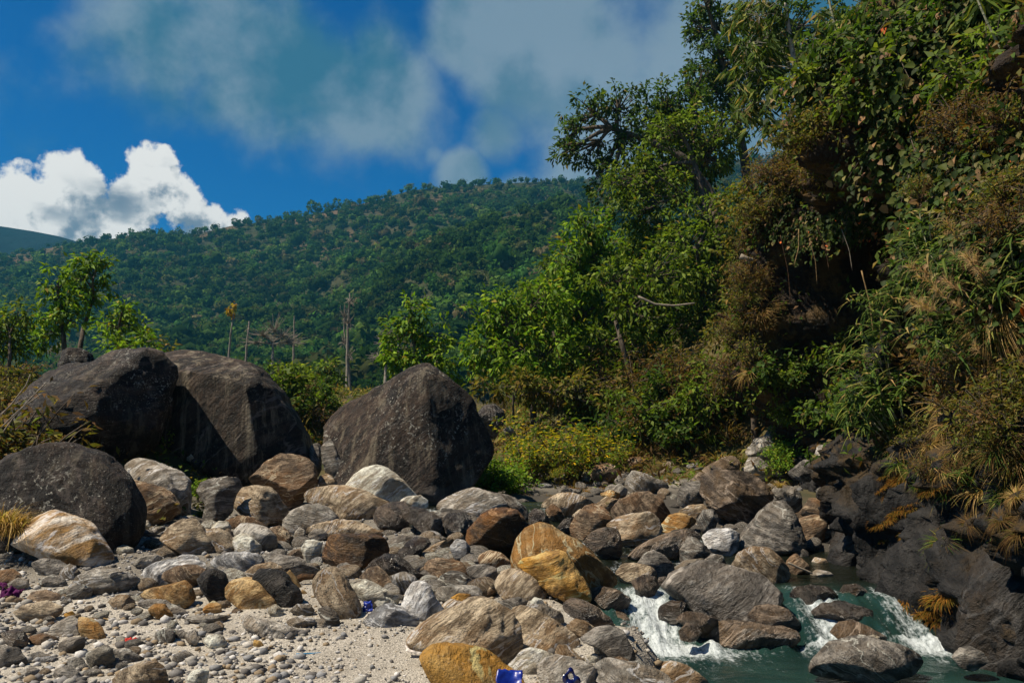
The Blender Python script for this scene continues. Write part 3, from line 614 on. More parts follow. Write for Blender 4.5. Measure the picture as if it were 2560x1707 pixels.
rock('B','greyd','grey-brown shoulder behind the swirling grey boulder','1075,75 1180,88 1280,118 1342,180 1365,245 1300,270 1230,230 1150,150')
rock('B','pale','pale stone perched below the cream boulder','505,145 560,108 650,98 703,130 708,186 640,192 555,165',Y=12.4)
rock('B','tan','wide flat tan-grey boulder above the rust block','-110,330 -40,285 100,263 220,268 320,298 392,340 425,390 330,400 200,385 60,385 -90,385')
rock('B','greyd','dark grey plate lying against the wide flat boulder','-100,370 -40,318 60,318 115,345 40,375 -60,402')
rock('B','wet','dark triangular rock behind the white swirled cone','262,600 330,530 420,488 500,498 580,550 640,610 715,645 660,672 560,645 430,620 320,605')
rock('B','brown','brown-grey rock in front of the dark triangular rock','240,650 300,588 370,568 432,620 488,690 475,732 380,715 295,675')
rock('B','grey','smooth grey-tan rock beside the brown-grey rock','446,628 540,603 612,630 643,672 610,715 550,755 495,722 462,665')
rock('B','pale','large pale grainy rock above the blue plastic scrap','175,668 280,655 400,718 502,768 535,838 420,848 330,825 245,770')
rock('B','pale','yellowish lump sitting on the large pale grainy rock','342,808 370,748 430,757 492,800 525,840 380,845')
rock('B','swirl','cone of white and grey swirled marble','530,830 560,730 600,678 660,666 722,708 762,790 806,866 784,908 700,915 600,890 535,855',facets=3,rough=.7)
rock('B','swirl','flat grey and ochre slab in front of the swirled cone','262,940 360,848 450,822 540,848 648,912 618,982 520,988 380,980 295,968')
rock('B','brown','knobby brown rock upstream of the flat grey slab','665,590 700,540 760,508 840,518 922,540 972,600 1000,655 900,660 800,650 715,655')
rock('B','greyd','squarish dark grey rock beside the knobby brown rock','950,585 1000,558 1080,558 1153,578 1160,645 1124,702 1050,708 995,660')
rock('B','brown','brown lined rock under the rust-orange block','1010,545 1050,488 1110,463 1180,473 1250,530 1240,585 1150,590 1075,570')
rock('B','greyd','pyramid-shaped grey rock before the squarish dark rock','750,698 790,618 860,588 930,608 1005,660 1008,712 880,710')
rock('B','grey','long flat pale grey slab among the rocks','742,760 780,698 900,693 1040,708 1085,765 950,790 795,795',sq=3.5)
rock('B','tan','grey-tan rock below the long flat slab','775,828 850,783 940,798 950,840 905,862 805,875')
rock('B','gold','yellow-stained stone below the long flat slab','845,772 900,743 980,748 1005,792 955,822 870,815')
rock('B','tan','boulder with flowing stripes in front of the ochre pair','1138,700 1180,618 1250,588 1330,598 1420,638 1485,690 1480,770 1380,788 1250,784 1175,755',facets=4)
rock('B','ochre','big rounded ochre-brown boulder sloping to the stream','1245,575 1252,480 1290,390 1350,330 1440,295 1520,308 1600,358 1700,408 1780,468 1850,538 1912,600 1955,662 1935,702 1830,715 1740,700 1600,670 1400,630 1285,610',facets=5,rough=.8,tilt=.4)
rock('B','gold','orange-brown boulder in front of the big ochre boulder','1282,568 1330,518 1400,508 1480,483 1570,473 1612,488 1662,560 1712,630 1762,700 1768,768 1732,802 1640,785 1500,730 1395,655',facets=5,rough=.8)
rock('B','greyd','low dark rock below the boulder with flowing stripes','1125,825 1200,788 1300,768 1358,790 1345,840 1240,852')
rock('B','pale','small white stone right of the low dark rock','1356,815 1400,768 1450,778 1478,824 1380,835')
rock('B','brown','small brown pebble stone left of the flowing-stripe boulder','1062,718 1110,698 1148,725 1122,752 1070,745')
rock('B','tan','large rough grey-tan boulder behind the golden one','555,1080 580,1000 650,940 760,890 850,850 950,810 1050,788 1150,828 1240,880 1303,960 1318,1080 1293,1178 1240,1228 1150,1215 1050,1175 900,1125 750,1105 615,1112',facets=7,rough=1.2,thick=.8)
rock('B','tan','brown layered slab behind the large rough boulder','1235,880 1320,838 1420,868 1540,928 1640,988 1705,1050 1700,1105 1560,1105 1420,1105 1310,1090 1280,960')
rock('B','gold','golden orange boulder next to the blue sandal','645,1165 680,1118 760,1088 860,1093 960,1108 1060,1138 1160,1188 1260,1248 1335,1312 1350,1410 790,1410 735,1315 685,1235',facets=4,rough=1.3)
rock('B','pale','flat pale rock beside the golden orange boulder','1230,1230 1310,1128 1380,1108 1500,1138 1570,1165 1500,1215 1400,1260 1300,1285',sub=4)
rock('B','tan','tan humped rock near the pale flat rock','1535,1160 1560,1088 1620,1088 1690,1148 1748,1195 1710,1220 1600,1210')
rock('B','grey','grainy tan-grey boulder behind the small dark sandal','1425,1250 1480,1188 1560,1168 1680,1198 1780,1218 1855,1305 1855,1410 1490,1410 1432,1310')
rock('B','grey','long low grey boulder at the water edge','1795,1240 1900,1198 2050,1218 2200,1248 2300,1290 2345,1410 1850,1410')
rock('B','grey','grey curved rock behind the brown layered slab','1270,850 1380,818 1480,828 1560,868 1605,922 1590,955 1500,925 1390,880')
rock('B','wetb','dark brown sloping boulder beside the cascade','1585,820 1650,778 1740,798 1830,848 1900,918 1935,975 1885,1000 1800,980 1700,920 1612,865')
rock('B','wetb','mottled wet boulder at the edge of the white cascade','1825,868 1920,838 2000,878 2062,950 2084,1005 2045,1042 1960,985 1875,940',Y=8.0)
rock('B','tan','small tan boulder below the dark sloping boulder','1605,958 1670,913 1740,928 1825,985 1790,1035 1720,1030 1642,1000')
rock('B','greyd','smooth grey-brown veined boulder at the pool edge','1702,1042 1800,978 1900,963 1992,998 2033,1080 2065,1178 2010,1200 1930,1175 1845,1110',facets=3,rough=.5)
rock('B','wetb','mossy brown boulder in the water above the cascade','1755,730 1860,703 1960,728 2034,790 2000,860 1900,870 1795,840 1755,780')
rock('B','pale','white cracked block at the pool edge','1786,1065 1830,1043 1900,1088 1925,1158 1850,1155 1795,1130',facets=9)
rock('B','brown','reddish brown stone beside the pool','1865,1188 1950,1148 2022,1180 2046,1224 1940,1222')
rock('B','pale','pale flat stone beside the reddish brown stone','1715,1168 1800,1138 1884,1160 1860,1202 1745,1205')
rock('B','greyd','slate stone touching the pool','2036,1195 2090,1178 2145,1222 2125,1245 2045,1232')
rock('C','tan','pale boulder at the near edge of the pool','-60,1490 0,1465 60,1453 160,1488 230,1530 285,1600 200,1650 -40,1640',Y=6.35)
# ---- right middle
rock('B','brown','rounded dark brown boulder upstream of the ochre boulder','1635,320 1670,230 1730,178 1800,163 1870,188 1908,230 1894,295 1835,355 1750,392 1662,365')
rock('B','brown','brown boulder with a hooked end below the grey angular rock','1905,195 1960,130 2060,88 2160,78 2240,128 2282,200 2315,245 2260,300 2180,280 2050,275 1915,260')
rock('B','tan','smooth tan boulder beneath the hooked brown boulder','1875,300 1960,250 2080,218 2150,208 2222,250 2243,325 2205,400 2120,435 2020,445 1945,400 1892,335')
rock('B','wetb','dark rock with white water at its side','1715,410 1780,338 1880,313 1953,328 1975,400 1966,490 1905,525 1825,475 1752,435')
rock('B','wetb','long dark sloping rock above the lined grey stone','2005,520 2060,448 2180,388 2300,348 2400,328 2455,350 2450,410 2352,510 2200,500 2080,540')
rock('B','greyd','grey stone with fine lines below the long dark rock','2072,550 2120,488 2190,463 2262,500 2313,560 2325,632 2240,645 2140,595')
rock('B','tan','tan oval rock beside the lined grey stone','1934,608 1980,553 2060,546 2160,568 2215,612 2200,655 2080,675 1975,672')
rock('B','wetb','small striped rock at the head of the cascade','2035,670 2120,628 2200,638 2224,695 2155,775 2075,745')
rock('B','wet','small black rock at the head of the cascade','2195,690 2220,640 2265,632 2295,680 2270,730 2215,735',Y=8.7)
rock('B','wet','small dark wet boulder behind the rust-orange block','1355,238 1400,188 1450,198 1492,240 1505,290 1440,312 1375,300')
rock('B','brown','dark brown triangular rock on the tan slab','1470,198 1520,153 1572,190 1604,245 1565,275 1495,250')
rock('B','tan','wide pale tan slab before the mossy bank','1425,190 1480,120 1560,83 1650,80 1750,118 1806,162 1760,210 1640,240 1560,215 1500,190')
rock('B','wet','small black rock beside the rounded dark brown boulder','1550,305 1600,253 1660,248 1660,310 1605,358')
rock('B','ochre','small peach-coloured stone on the tan slab','1825,92 1900,63 1968,88 1955,125 1880,132')
rock('B','ochre','sharp-nosed tan rock right of the smooth tan boulder','2245,295 2300,240 2352,218 2390,245 2375,300 2290,320')
rock('B','grey','small upright grey rock beside the peach-coloured stone','1905,65 1960,18 2012,60 1995,112 1935,98')
rock('E','grey','grey angular boulder at the edge of the bank','2125,960 2140,900 2180,852 2260,870 2330,905 2400,930 2420,975 2330,1005 2200,1010 2145,1000',facets=10)
rock('B','greyd','thin flat slab before the orange moss','1525,75 1620,53 1725,63 1700,90 1580,92')
rock('B','tan','pale jumbled stone between tan slab and hooked boulder','1800,170 1870,108 1965,128 1920,190 1850,210')
rock('B','tan','small tan stone behind the triangular brown rock','1640,230 1700,190 1760,195 1750,235 1680,255')
rock('E','grey','round grey boulder under the yellow-flowered bush','1750,875 1780,818 1830,808 1858,850 1835,900 1780,915')
rock('E','brown','purple-brown boulder at the foot of the bank','1895,888 1930,818 2010,803 2083,828 2094,885 2035,945 1925,935')
rock('E','brown','brown angular rock set into the bank','2104,828 2160,768 2230,763 2254,812 2225,860 2150,870')
rock('E','grey','small pale stone between two bank boulders','1836,888 1870,858 1902,890 1880,935 1845,920')
rock('E','greyd','low dark rock beside the purple-brown boulder','2050,930 2090,875 2160,868 2150,930 2100,960')
# ---- right, by the cliff
rock('C','wave','large dished rock with fine white lines in midstream','-5,1010 40,940 120,900 250,858 380,878 500,908 620,938 692,1010 728,1085 650,1145 520,1165 480,1185 350,1205 225,1165 140,1110 55,1065',facets=6,tilt=.5,rough=.8,Y=8.05)
rock('C','wetb','brown wet rock at the foot of the dished rock','495,1170 560,1108 650,1103 740,1128 802,1190 845,1260 760,1285 640,1260 520,1220',Y=7.9)
rock('C','wetb','long low dark rock washed by foam','205,1300 280,1228 400,1208 560,1228 700,1238 822,1268 890,1318 740,1350 500,1362 290,1340',Y=7.7)
rock('C','wetb','orange-brown wet rock under the dished rock','65,1190 140,1148 230,1158 335,1190 325,1235 230,1255 115,1225',Y=7.75)
rock('C','wet','black wet rock left of the dished rock','-40,1130 0,1100 60,1083 130,1088 185,1135 95,1195 -20,1195',Y=8.0)
rock('C','wetb','rounded wet stone inside the foam','90,1260 140,1215 200,1230 240,1275 190,1310 100,1305',Y=7.6)
rock('C','tan','smooth tan-grey boulder behind the dished rock','385,870 450,800 540,763 640,768 702,820 745,880 745,940 640,965 540,945 435,910',facets=4,rough=.6)
rock('C','grey','low grey rock behind the dished rock','55,890 130,838 240,828 262,860 160,910 68,925')
rock('C','greyd','small grey rock between the low grey and tan-grey rocks','236,850 290,798 352,808 375,865 300,885')
rock('C','greyd','large grey speckled boulder with an upright crest','412,800 450,720 520,640 600,560 680,488 740,486 792,560 824,650 834,735 785,785 650,800 515,795',facets=5,tilt=.4)
rock('C','moss','rough hollowed brown boulder','232,440 248,340 300,308 400,298 500,308 580,348 645,400 655,465 625,535 565,590 490,628 425,605 335,575 262,510',facets=8,rough=1.9)
rock('C','moss','leaning brown slab behind the hollowed boulder','145,380 250,288 370,223 430,213 475,250 450,330 340,380 220,395')
rock('C','grey','grey-topped rock leaning on the hollowed boulder','470,290 520,223 580,223 645,290 658,360 600,390 500,345')
rock('C','grey','flat-topped pale grey boulder below the bamboo tuft','892,240 940,148 1050,143 1160,143 1196,212 1150,270 1000,290 910,280',Y=12.6,facets=8)
rock('C','greyd','grey layered rock left of the flat-topped boulder','742,310 850,238 905,238 920,300 870,365 775,355',Y=12.6)
rock('C','greyd','long tapered grey rock on the bank by the cliff','912,435 1010,368 1090,288 1180,253 1256,270 1215,390 1125,425 1040,448 955,462',Y=11.4)
rock('C','grey','upright pale slab at the foot of the cliff','944,670 1000,570 1050,478 1100,438 1130,490 1108,600 1060,690 980,712',Y=10.6,thick=.6)
rock('C','brown','dark brown layered rock beside the upright slab','814,548 880,468 960,468 1016,522 930,580 838,576',Y=11.2)
rock('C','brown','brown rock under the upright slab','804,650 830,588 920,568 990,580 960,680 945,750 855,720',Y=10.5)
rock('C','greyd','grey block between the hollowed boulder and the cliff','635,430 700,388 780,398 825,440 828,530 785,550 695,490',Y=12.0)
rock('C','greyd','small squared grey rock below the hollowed boulder','205,598 240,538 300,533 330,580 298,655 238,688')
rock('C','ochre','smooth tan lens-shaped rock beside the squared grey rock','-30,640 40,568 110,553 190,588 215,625 130,655 20,675')
rock('C','tan','tan rock behind the lens-shaped rock','85,545 160,508 240,503 275,540 235,595 130,580')
rock('C','swirl','grey rock with white lines before the crested boulder','235,700 290,658 400,648 464,680 438,772 350,808 262,775')
rock('C','greyd','dark grey pointed rock below the lens-shaped rock','94,770 150,698 200,708 262,760 305,808 235,848 105,860')
rock('C','wet','dark rock beside the pointed grey rock','-40,740 60,668 150,648 225,680 210,735 100,800 -20,820')
rock('C','greyd','grey rock left of the hollowed boulder','85,438 120,378 230,362 255,430 225,515 150,535 95,502')
rock('C','brown','brown jumbled rock at the upper pool edge','735,840 800,798 865,860 880,900 780,918 735,895')
rock('C','grey','small flat rock in the upper pool','876,925 920,893 990,903 1036,935 950,952',Y=9.1)
rock('C','greyd','big smooth grey rock lying in the pool','872,1465 940,1398 1020,1348 1150,1328 1300,1323 1440,1348 1552,1408 1612,1470 1500,1515 1300,1530 1100,1540 950,1538 872,1510',facets=4,rough=.6,Y=6.75)
rock('C','pale','white stone lying on the big pool rock','1138,1312 1170,1283 1215,1288 1222,1322 1190,1344',Y=7.05,name='stone',cat='stone')
rock('C','pale','small cream stone beside the white stone on the pool rock','1213,1293 1260,1283 1308,1300 1272,1324 1220,1320',Y=7.1,name='stone',cat='stone')
rock('C','greyd','round grey rock in the pool by the cliff','1730,1420 1790,1368 1850,1358 1912,1388 1940,1450 1860,1482 1775,1470',Y=6.85)
rock('C','wet','wet rounded rock above the middle cascade','760,1058 800,1003 900,988 1000,1003 1055,1052 1048,1110 940,1130 815,1135',Y=8.25)
rock('C','wet','small wet boulder by the cliff side cascade','1055,1038 1090,988 1170,983 1223,1020 1236,1070 1150,1110 1075,1100',Y=8.35)
rock('C','wet','long black shining rock between two cascades','884,1160 960,1103 1080,1093 1200,1118 1292,1160 1318,1210 1230,1245 1100,1225 950,1210',Y=7.95)
rock('C','wetb','low brown rock at the foot of the middle cascade','990,1270 1060,1213 1150,1203 1232,1238 1325,1280 1340,1312 1180,1325 1050,1312',Y=7.6)
rock('C','moss','reddish slab on the bank under the bamboo tuft','1070,130 1150,18 1260,-5 1298,60 1230,150 1120,175',Y=12.4)
rock('C','grey','pale weathered rock below the clay bank','492,190 560,108 640,83 725,140 715,215 560,230',Y=17.2,sink=1.0)
rock('C','brown','lumpy ochre clay rock on the bank','610,110 660,0 740,-40 830,0 845,110 800,190 700,190',Y=17.2,sink=.8)
rock('C','wetb','low stone at the base of the cliff in the pool','1190,935 1230,905 1310,905 1330,950 1250,965',Y=9.0)
rock('C','greyd','small dark stone at the foot of the cliff pool','800,800 830,765 870,790 865,835 810,830',Y=10.0)
rock('C','tan','small tan rock behind the cliff pool','870,860 910,820 970,830 990,880 930,895',Y=9.7)
# ---- black slabs at the cliff foot
for lab, Yd, pts in [
 ('sloping black slab at the upper pool end of the cliff foot', 9.6, '985,880 1030,770 1120,630 1210,575 1300,600 1310,710 1245,850 1120,915 1020,905'),
 ('narrow black rib rising from the upper pool', 9.0, '1175,930 1260,800 1350,640 1425,630 1410,770 1345,910 1300,950 1210,960'),
 ('blocky black slab under a rusty moss ledge', 8.6, '1335,930 1400,760 1440,710 1560,710 1630,760 1610,900 1490,940 1430,990 1350,1000'),
 ('broad black slab leaning back on the cliff', 8.0, '1600,900 1690,740 1830,630 1920,650 1975,790 1890,920 1740,990 1630,970'),
 ('grey-brown rounded rib standing in the pool', 7.6, '1650,1310 1695,1170 1770,1130 1845,1190 1890,1300 1880,1420 1760,1440 1660,1400'),
 ('great black buttress slab dropping into the pool', 7.0, '1840,1380 1880,1100 2000,900 2148,780 2300,880 2300,1500 2120,1580 1950,1500'),
 ('black block beside the cliff side cascade', 8.2, '1290,1080 1325,960 1430,920 1510,1000 1530,1160 1450,1290 1345,1180'),
 ('upper black slab streaked with pale seeps', 8.6, '1480,560 1560,450 1680,340 1760,360 1740,520 1640,640 1540,690'),
 ('steep dark slab high above the pool', 7.8, '1760,640 1830,480 1990,400 2090,460 2060,620 1950,740 1840,740'),
 ('dark grey slab edge under the bamboo tuft', 9.6, '1290,560 1330,440 1420,330 1500,330 1490,450 1400,580 1330,630')]:
    rock('C', 'slab', lab, pts, Y=Yd, facets=16, sq=3.2, rough=1.5, thick=.9, tilt=.5, sub=5, name='boulder', cat='boulder', sink=.2)
# ---- small stones lying between (each its own thing)
def point_in(pl, x, y):
    a, c = pl, np.roll(pl, -1, 0)
    with np.errstate(divide='ignore', invalid='ignore'):
        k = ((a[:, 1] > y) != (c[:, 1] > y)) & (x < (c[:, 0]-a[:, 0])*(y-a[:, 1])/(c[:, 1]-a[:, 1])+a[:, 0])
    return bool(k.sum() % 2)
def pixel(P):
    d = np.asarray(P, float)-np.array([0, 0, CAMZ]); c, s = math.cos(PITCH), math.sin(PITCH)
    f = d[1]*c+d[2]*s; up = -d[1]*s+d[2]*c
    return CX+F*d[0]/f, CY-F*up/f
def small_rock_mesh(k, sub):
    rs = np.random.default_rng(500+k); n, Fc = ico(sub)
    V = n*np.array([1, rs.uniform(.6, .9), rs.uniform(.42, .75)])
    for _ in range(5):
        nn = rs.normal(size=3); nn /= np.linalg.norm(nn); dt = V @ nn; V = V-np.clip(dt-dt.max()*rs.uniform(.72, .95), 0, None)[:, None]*nn*.9
    V = V*(1+.10*fbm(V*1.3+k*3.1, 3))[:, None]
    return V, Fc
def build_cobbles():
    rs = np.random.default_rng(77); kinds = ['grey', 'greyd', 'tan', 'pale', 'brown', 'swirl', 'grey', 'grey', 'tan', 'pale', 'greyd']
    words = {'grey': 'grey', 'greyd': 'dark grey', 'tan': 'tan', 'pale': 'whitish', 'brown': 'brown', 'swirl': 'white-veined grey', 'ochre': 'ochre'}
    meshes = {}
    cnt = 0; tries = 0
    while cnt < 295 and tries < 12000:
        tries += 1
        if cnt < 70: x, y = rs.uniform(0, 900), rs.uniform(1385, 1700)
        elif cnt < 160: x, y = rs.uniform(950, 1500), rs.uniform(1330, 1500)
        else: x, y = rs.uniform(350, 2150), rs.uniform(1160, 1480)
        if any(point_in(p, x, y-4) for p in ROCKPOLYS): continue
        if y > 1580 and x > 420 and rs.random() < .85: continue
        if cnt < 70 and x > 620 and y > 1540: continue
        Y = ground(x, y); d = raydir(x, y); X = d[0]*Y/d[1]; z = float(H(X, Y))
        rv = river_mask(X, Y) > .25
        if rv and (Y < 8.9 or cnt < 70): continue
        kd = kinds[rs.integers(len(kinds))]; size = rs.uniform(.03, .085) if cnt < 70 else rs.uniform(.06, .17)+(.08 if rv else 0)
        key = (kd, rs.integers(4))
        if key not in meshes:
            V, Fc = small_rock_mesh(len(meshes), 3); o = mk('cobble', V, Fc, RM[kd]); meshes[key] = o
        else:
            o = meshes[key].copy(); COL.objects.link(o)
        o.location = (X, Y, z+size*.12); o.scale = (size,)*3; o.rotation_euler = (rs.uniform(-.3, .3), rs.uniform(-.3, .3), rs.uniform(0, 6.28))
        place = 'half sunk in the sandy gravel' if cnt < 70 else 'lodged between the big boulders'
        sz = 'tiny' if size < .05 else 'small' if size < .1 else 'fist-sized' if size < .15 else 'head-sized'
        tag(o, '%s %s cobble %s' % (sz, words[kd], place), 'cobble', '%s cobbles %s' % (words[kd], place)); cnt += 1
build_cobbles()
def build_pebbles():
    rs = np.random.default_rng(5); n0, F0 = ico(1); N = 19000
    Y = 4.4+rs.power(.8, N)*8.5; X = rs.uniform(-.66, .30, N)*Y
    ok = (river_mask(X, Y) < .3); X, Y = X[ok], Y[ok]; N = len(X)
    cl = fbm(np.stack([X*.8, Y*.8, X*0], 1), 3)
    s = np.exp(rs.normal(-4.75, .55, N))*(1+1.1*np.clip(cl, -.5, 1)+.6*sm(-X, .5, 2.5)); s = np.clip(s, .003, .05)
    Z = H(X, Y)+.05*fbm(np.stack([X, Y, X*0], 1)*1.3, 4)+s*.2
    a = rs.uniform(0, 6.28, N); sc = np.stack([s, s*rs.uniform(.6, .95, N), s*rs.uniform(.4, .8, N)], 1)
    jit = 1+rs.uniform(-.18, .18, (N, len(n0), 1))
    L = n0[None]*jit*sc[:, None, :]
    V = np.stack([L[..., 0]*np.cos(a)[:, None]-L[..., 1]*np.sin(a)[:, None], L[..., 0]*np.sin(a)[:, None]+L[..., 1]*np.cos(a)[:, None], L[..., 2]], -1)+np.stack([X, Y, Z], 1)[:, None]
    Fc = (F0[None]+np.arange(N)[:, None, None]*len(n0)).reshape(-1, 3)
    pal = np.array([[.34, .32, .28], [.20, .19, .18], [.45, .42, .37], [.28, .21, .13], [.12, .11, .10], [.55, .53, .50], [.24, .24, .24]])
    C = np.repeat(pal[rs.integers(len(pal), size=N)]*rs.uniform(.75, 1.15, (N, 1)), len(n0), 0)
    m, b = new_mat('gravel'); v = objco(b); c = b.node('ShaderNodeAttribute', attribute_name='Col').outputs['Color']
    finish(b, b.mix(b.ramp(b.noise(v, 90, 3, .6), .4, .6, .5, 0), c, b.mix(1.0, c, (.5, .48, .45), 'MULTIPLY')), .85)
    o = mk('gravel', V.reshape(-1, 3), Fc, m, col=C, smooth=False)
    tag(o, 'loose grey and white gravel strewn over the sand bar', 'gravel', kind='stuff')
build_pebbles()
# ================================================================ plants
def mat_leaf(name='foliage', spec=.14, rough=.6):
    m, b = new_mat(name); c = b.node('ShaderNodeAttribute', attribute_name='Col').outputs['Color']
    v = objco(b); c = b.mix(b.ramp(b.noise(v, 25, 3, .6), .35, .65, .3, 0), c, b.mix(1.0, c, (.55, .5, .4), 'MULTIPLY'))
    p = b.node('ShaderNodeBsdfPrincipled'); b.put(p.inputs['Base Color'], c); p.inputs['Roughness'].default_value = rough; p.inputs['Specular IOR Level'].default_value = spec
    t = b.node('ShaderNodeBsdfTranslucent'); b.put(t.inputs[0], b.mix(1.0, c, (1.25, 1.35, .6), 'MULTIPLY'))
    mx = b.node('ShaderNodeMixShader'); mx.inputs[0].default_value = .38; b.l.new(p.outputs[0], mx.inputs[1]); b.l.new(t.outputs[0], mx.inputs[2])
    o = b.node('ShaderNodeOutputMaterial'); b.l.new(mx.outputs[0], o.inputs[0]); return m
def mat_bark(name, c1, c2):
    m, b = new_mat(name); v = objco(b); n = b.noise(b.mapping(v, scale=(6, 6, 1.2)), 3, 6, .65); n2 = b.noise(v, 14, 4, .6)
    c = b.mix(b.ramp(n, .35, .65), c1, c2); c = b.mix(b.ramp(n2, .55, .7, 0, .6), c, tuple(x*.35 for x in c1))
    finish(b, c, .85, n, .8, .03, .2); return m
M_LEAF = mat_leaf(); M_FAR = mat_leaf('far foliage', 0., 1.)
M_BARK = mat_bark('brown bark', (.055, .042, .03), (.12, .095, .07)); M_PALE = mat_bark('pale bark', (.30, .27, .22), (.50, .46, .39)); M_CANE = mat_bark('bamboo cane', (.22, .23, .12), (.36, .35, .24))
M_GREY = mat_bark('grey dead bark', (.17, .145, .115), (.30, .265, .215))
M_STALK = mat_bark('dry stalk', (.20, .13, .07), (.36, .27, .16))
def unit(a): return a/(np.linalg.norm(a, axis=-1, keepdims=True)+1e-9)
def leaf_quads(P, A, N, L, W, C, six=False, fold=.25):
    n = len(P); A = unit(A); S = unit(np.cross(A, N)); U = np.cross(S, A)
    L = np.broadcast_to(L, (n,))[:, None]; W = np.broadcast_to(W, (n,))[:, None]
    if not six:
        V = np.stack([P, P+A*L*.45+S*W*.5+U*W*fold, P+A*L-U*L*.12, P+A*L*.45-S*W*.5+U*W*fold], 1).reshape(-1, 3)
        Fc = np.arange(n*4).reshape(n, 4); k = 4
    else:
        V = np.stack([P, P+A*L*.22+S*W*.46+U*W*fold, P+A*L*.62+S*W*.36+U*W*fold*.8, P+A*L-U*L*.15, P+A*L*.62-S*W*.36+U*W*fold*.8, P+A*L*.22-S*W*.46+U*W*fold], 1).reshape(-1, 3)
        i = np.arange(n)[:, None]*6; Fc = np.concatenate([i+np.array([[0, 1, 2, 3]]), i+np.array([[0, 3, 4, 5]])]); k = 6
    return V, Fc, np.repeat(C, k, 0)
def blades(P, A, L, W, bend, C, seg=4):                       # grass blades: strips that arch over
    n = len(P); A = unit(A); up = np.array([0, 0, 1.]); side = unit(np.cross(A, up+1e-3)); 
    out = A.copy(); out[:, 2] = 0; out = unit(out)
    t = np.linspace(0, 1, seg+1)
    L = np.broadcast_to(L, (n,)); W = np.broadcast_to(W, (n,)); bend = np.broadcast_to(bend, (n,))
    c = P[:, None]+A[:, None]*(L[:, None]*t)[..., None]+out[:, None]*(L[:, None]*bend[:, None]*.5*t**2)[..., None]-up*(L[:, None]*bend[:, None]*t**2.2)[..., None]
    w = (W[:, None]*(1-t**1.7)*.5+.0006)[..., None]*side[:, None]
    V = np.stack([c-w, c+w], 2).reshape(n, -1, 3); m = 2*(seg+1)
    f = np.array([[2*k, 2*k+1, 2*k+3, 2*k+2] for k in range(seg)])
    Fc = (f[None]+np.arange(n)[:, None, None]*m).reshape(-1, 4)
    return V.reshape(-1, 3), Fc, np.repeat(C, m, 0)
def pick(rs, pal, n, var=.3):
    pal = np.asarray(pal, float); w = pal[:, 3]/pal[:, 3].sum()
    return pal[rs.choice(len(pal), size=n, p=w), :3]*np.array([1.40, 1.26, .92])*rs.uniform(1-var, 1+var, (n, 1))*(1+rs.uniform(-.08, .08, (n, 3)))
PAL = {
 'dark': [(.026, .056, .012, 3), (.042, .085, .017, 4), (.075, .120, .024, 2), (.10, .09, .03, .3)],
 'mid': [(.048, .085, .014, 3), (.080, .135, .020, 4), (.125, .180, .030, 2.5), (.13, .11, .03, .4)],
 'bright': [(.055, .125, .014, 3), (.095, .180, .020, 4), (.15, .24, .028, 2.5), (.20, .18, .03, .4)],
 'olive': [(.080, .088, .020, 3), (.125, .12, .032, 3), (.06, .085, .018, 3), (.16, .12, .045, 1.5)],
 'brown': [(.075, .045, .020, 3), (.115, .078, .034, 3), (.085, .055, .022, 2), (.075, .085, .02, 2)],
 'straw': [(.34, .25, .12, 3), (.24, .16, .07, 3), (.42, .34, .2, 1), (.14, .12, .03, 1.5)],
 'vine': [(.030, .056, .014, 4), (.055, .080, .020, 3), (.018, .034, .010, 3), (.15, .14, .07, 1), (.20, .13, .09, .8), (.42, .10, .03, .12)],
 'yellow': [(.14, .17, .025, 3), (.07, .12, .02, 3), (.40, .31, .02, .45), (.17, .12, .04, 1.3)],
 'cane': [(.034, .070, .012, 4), (.060, .105, .018, 3), (.15, .18, .045, 1), (.24, .19, .09, 1)],
 'lime': [(.17, .25, .015, 3), (.25, .32, .02, 3), (.09, .16, .015, 2)],
 'orange': [(.27, .15, .02, 3), (.25, .20, .02, 2), (.12, .12, .02, 2)],
 'moss': [(.14, .065, .014, 3), (.20, .105, .02, 3), (.10, .08, .014, 2), (.07, .075, .012, 1)],
}
K = 2560/2352                                                # positions below are read off a 2352 px wide view
def atD(x, y, Y): return at(x*K, y*K, Y)
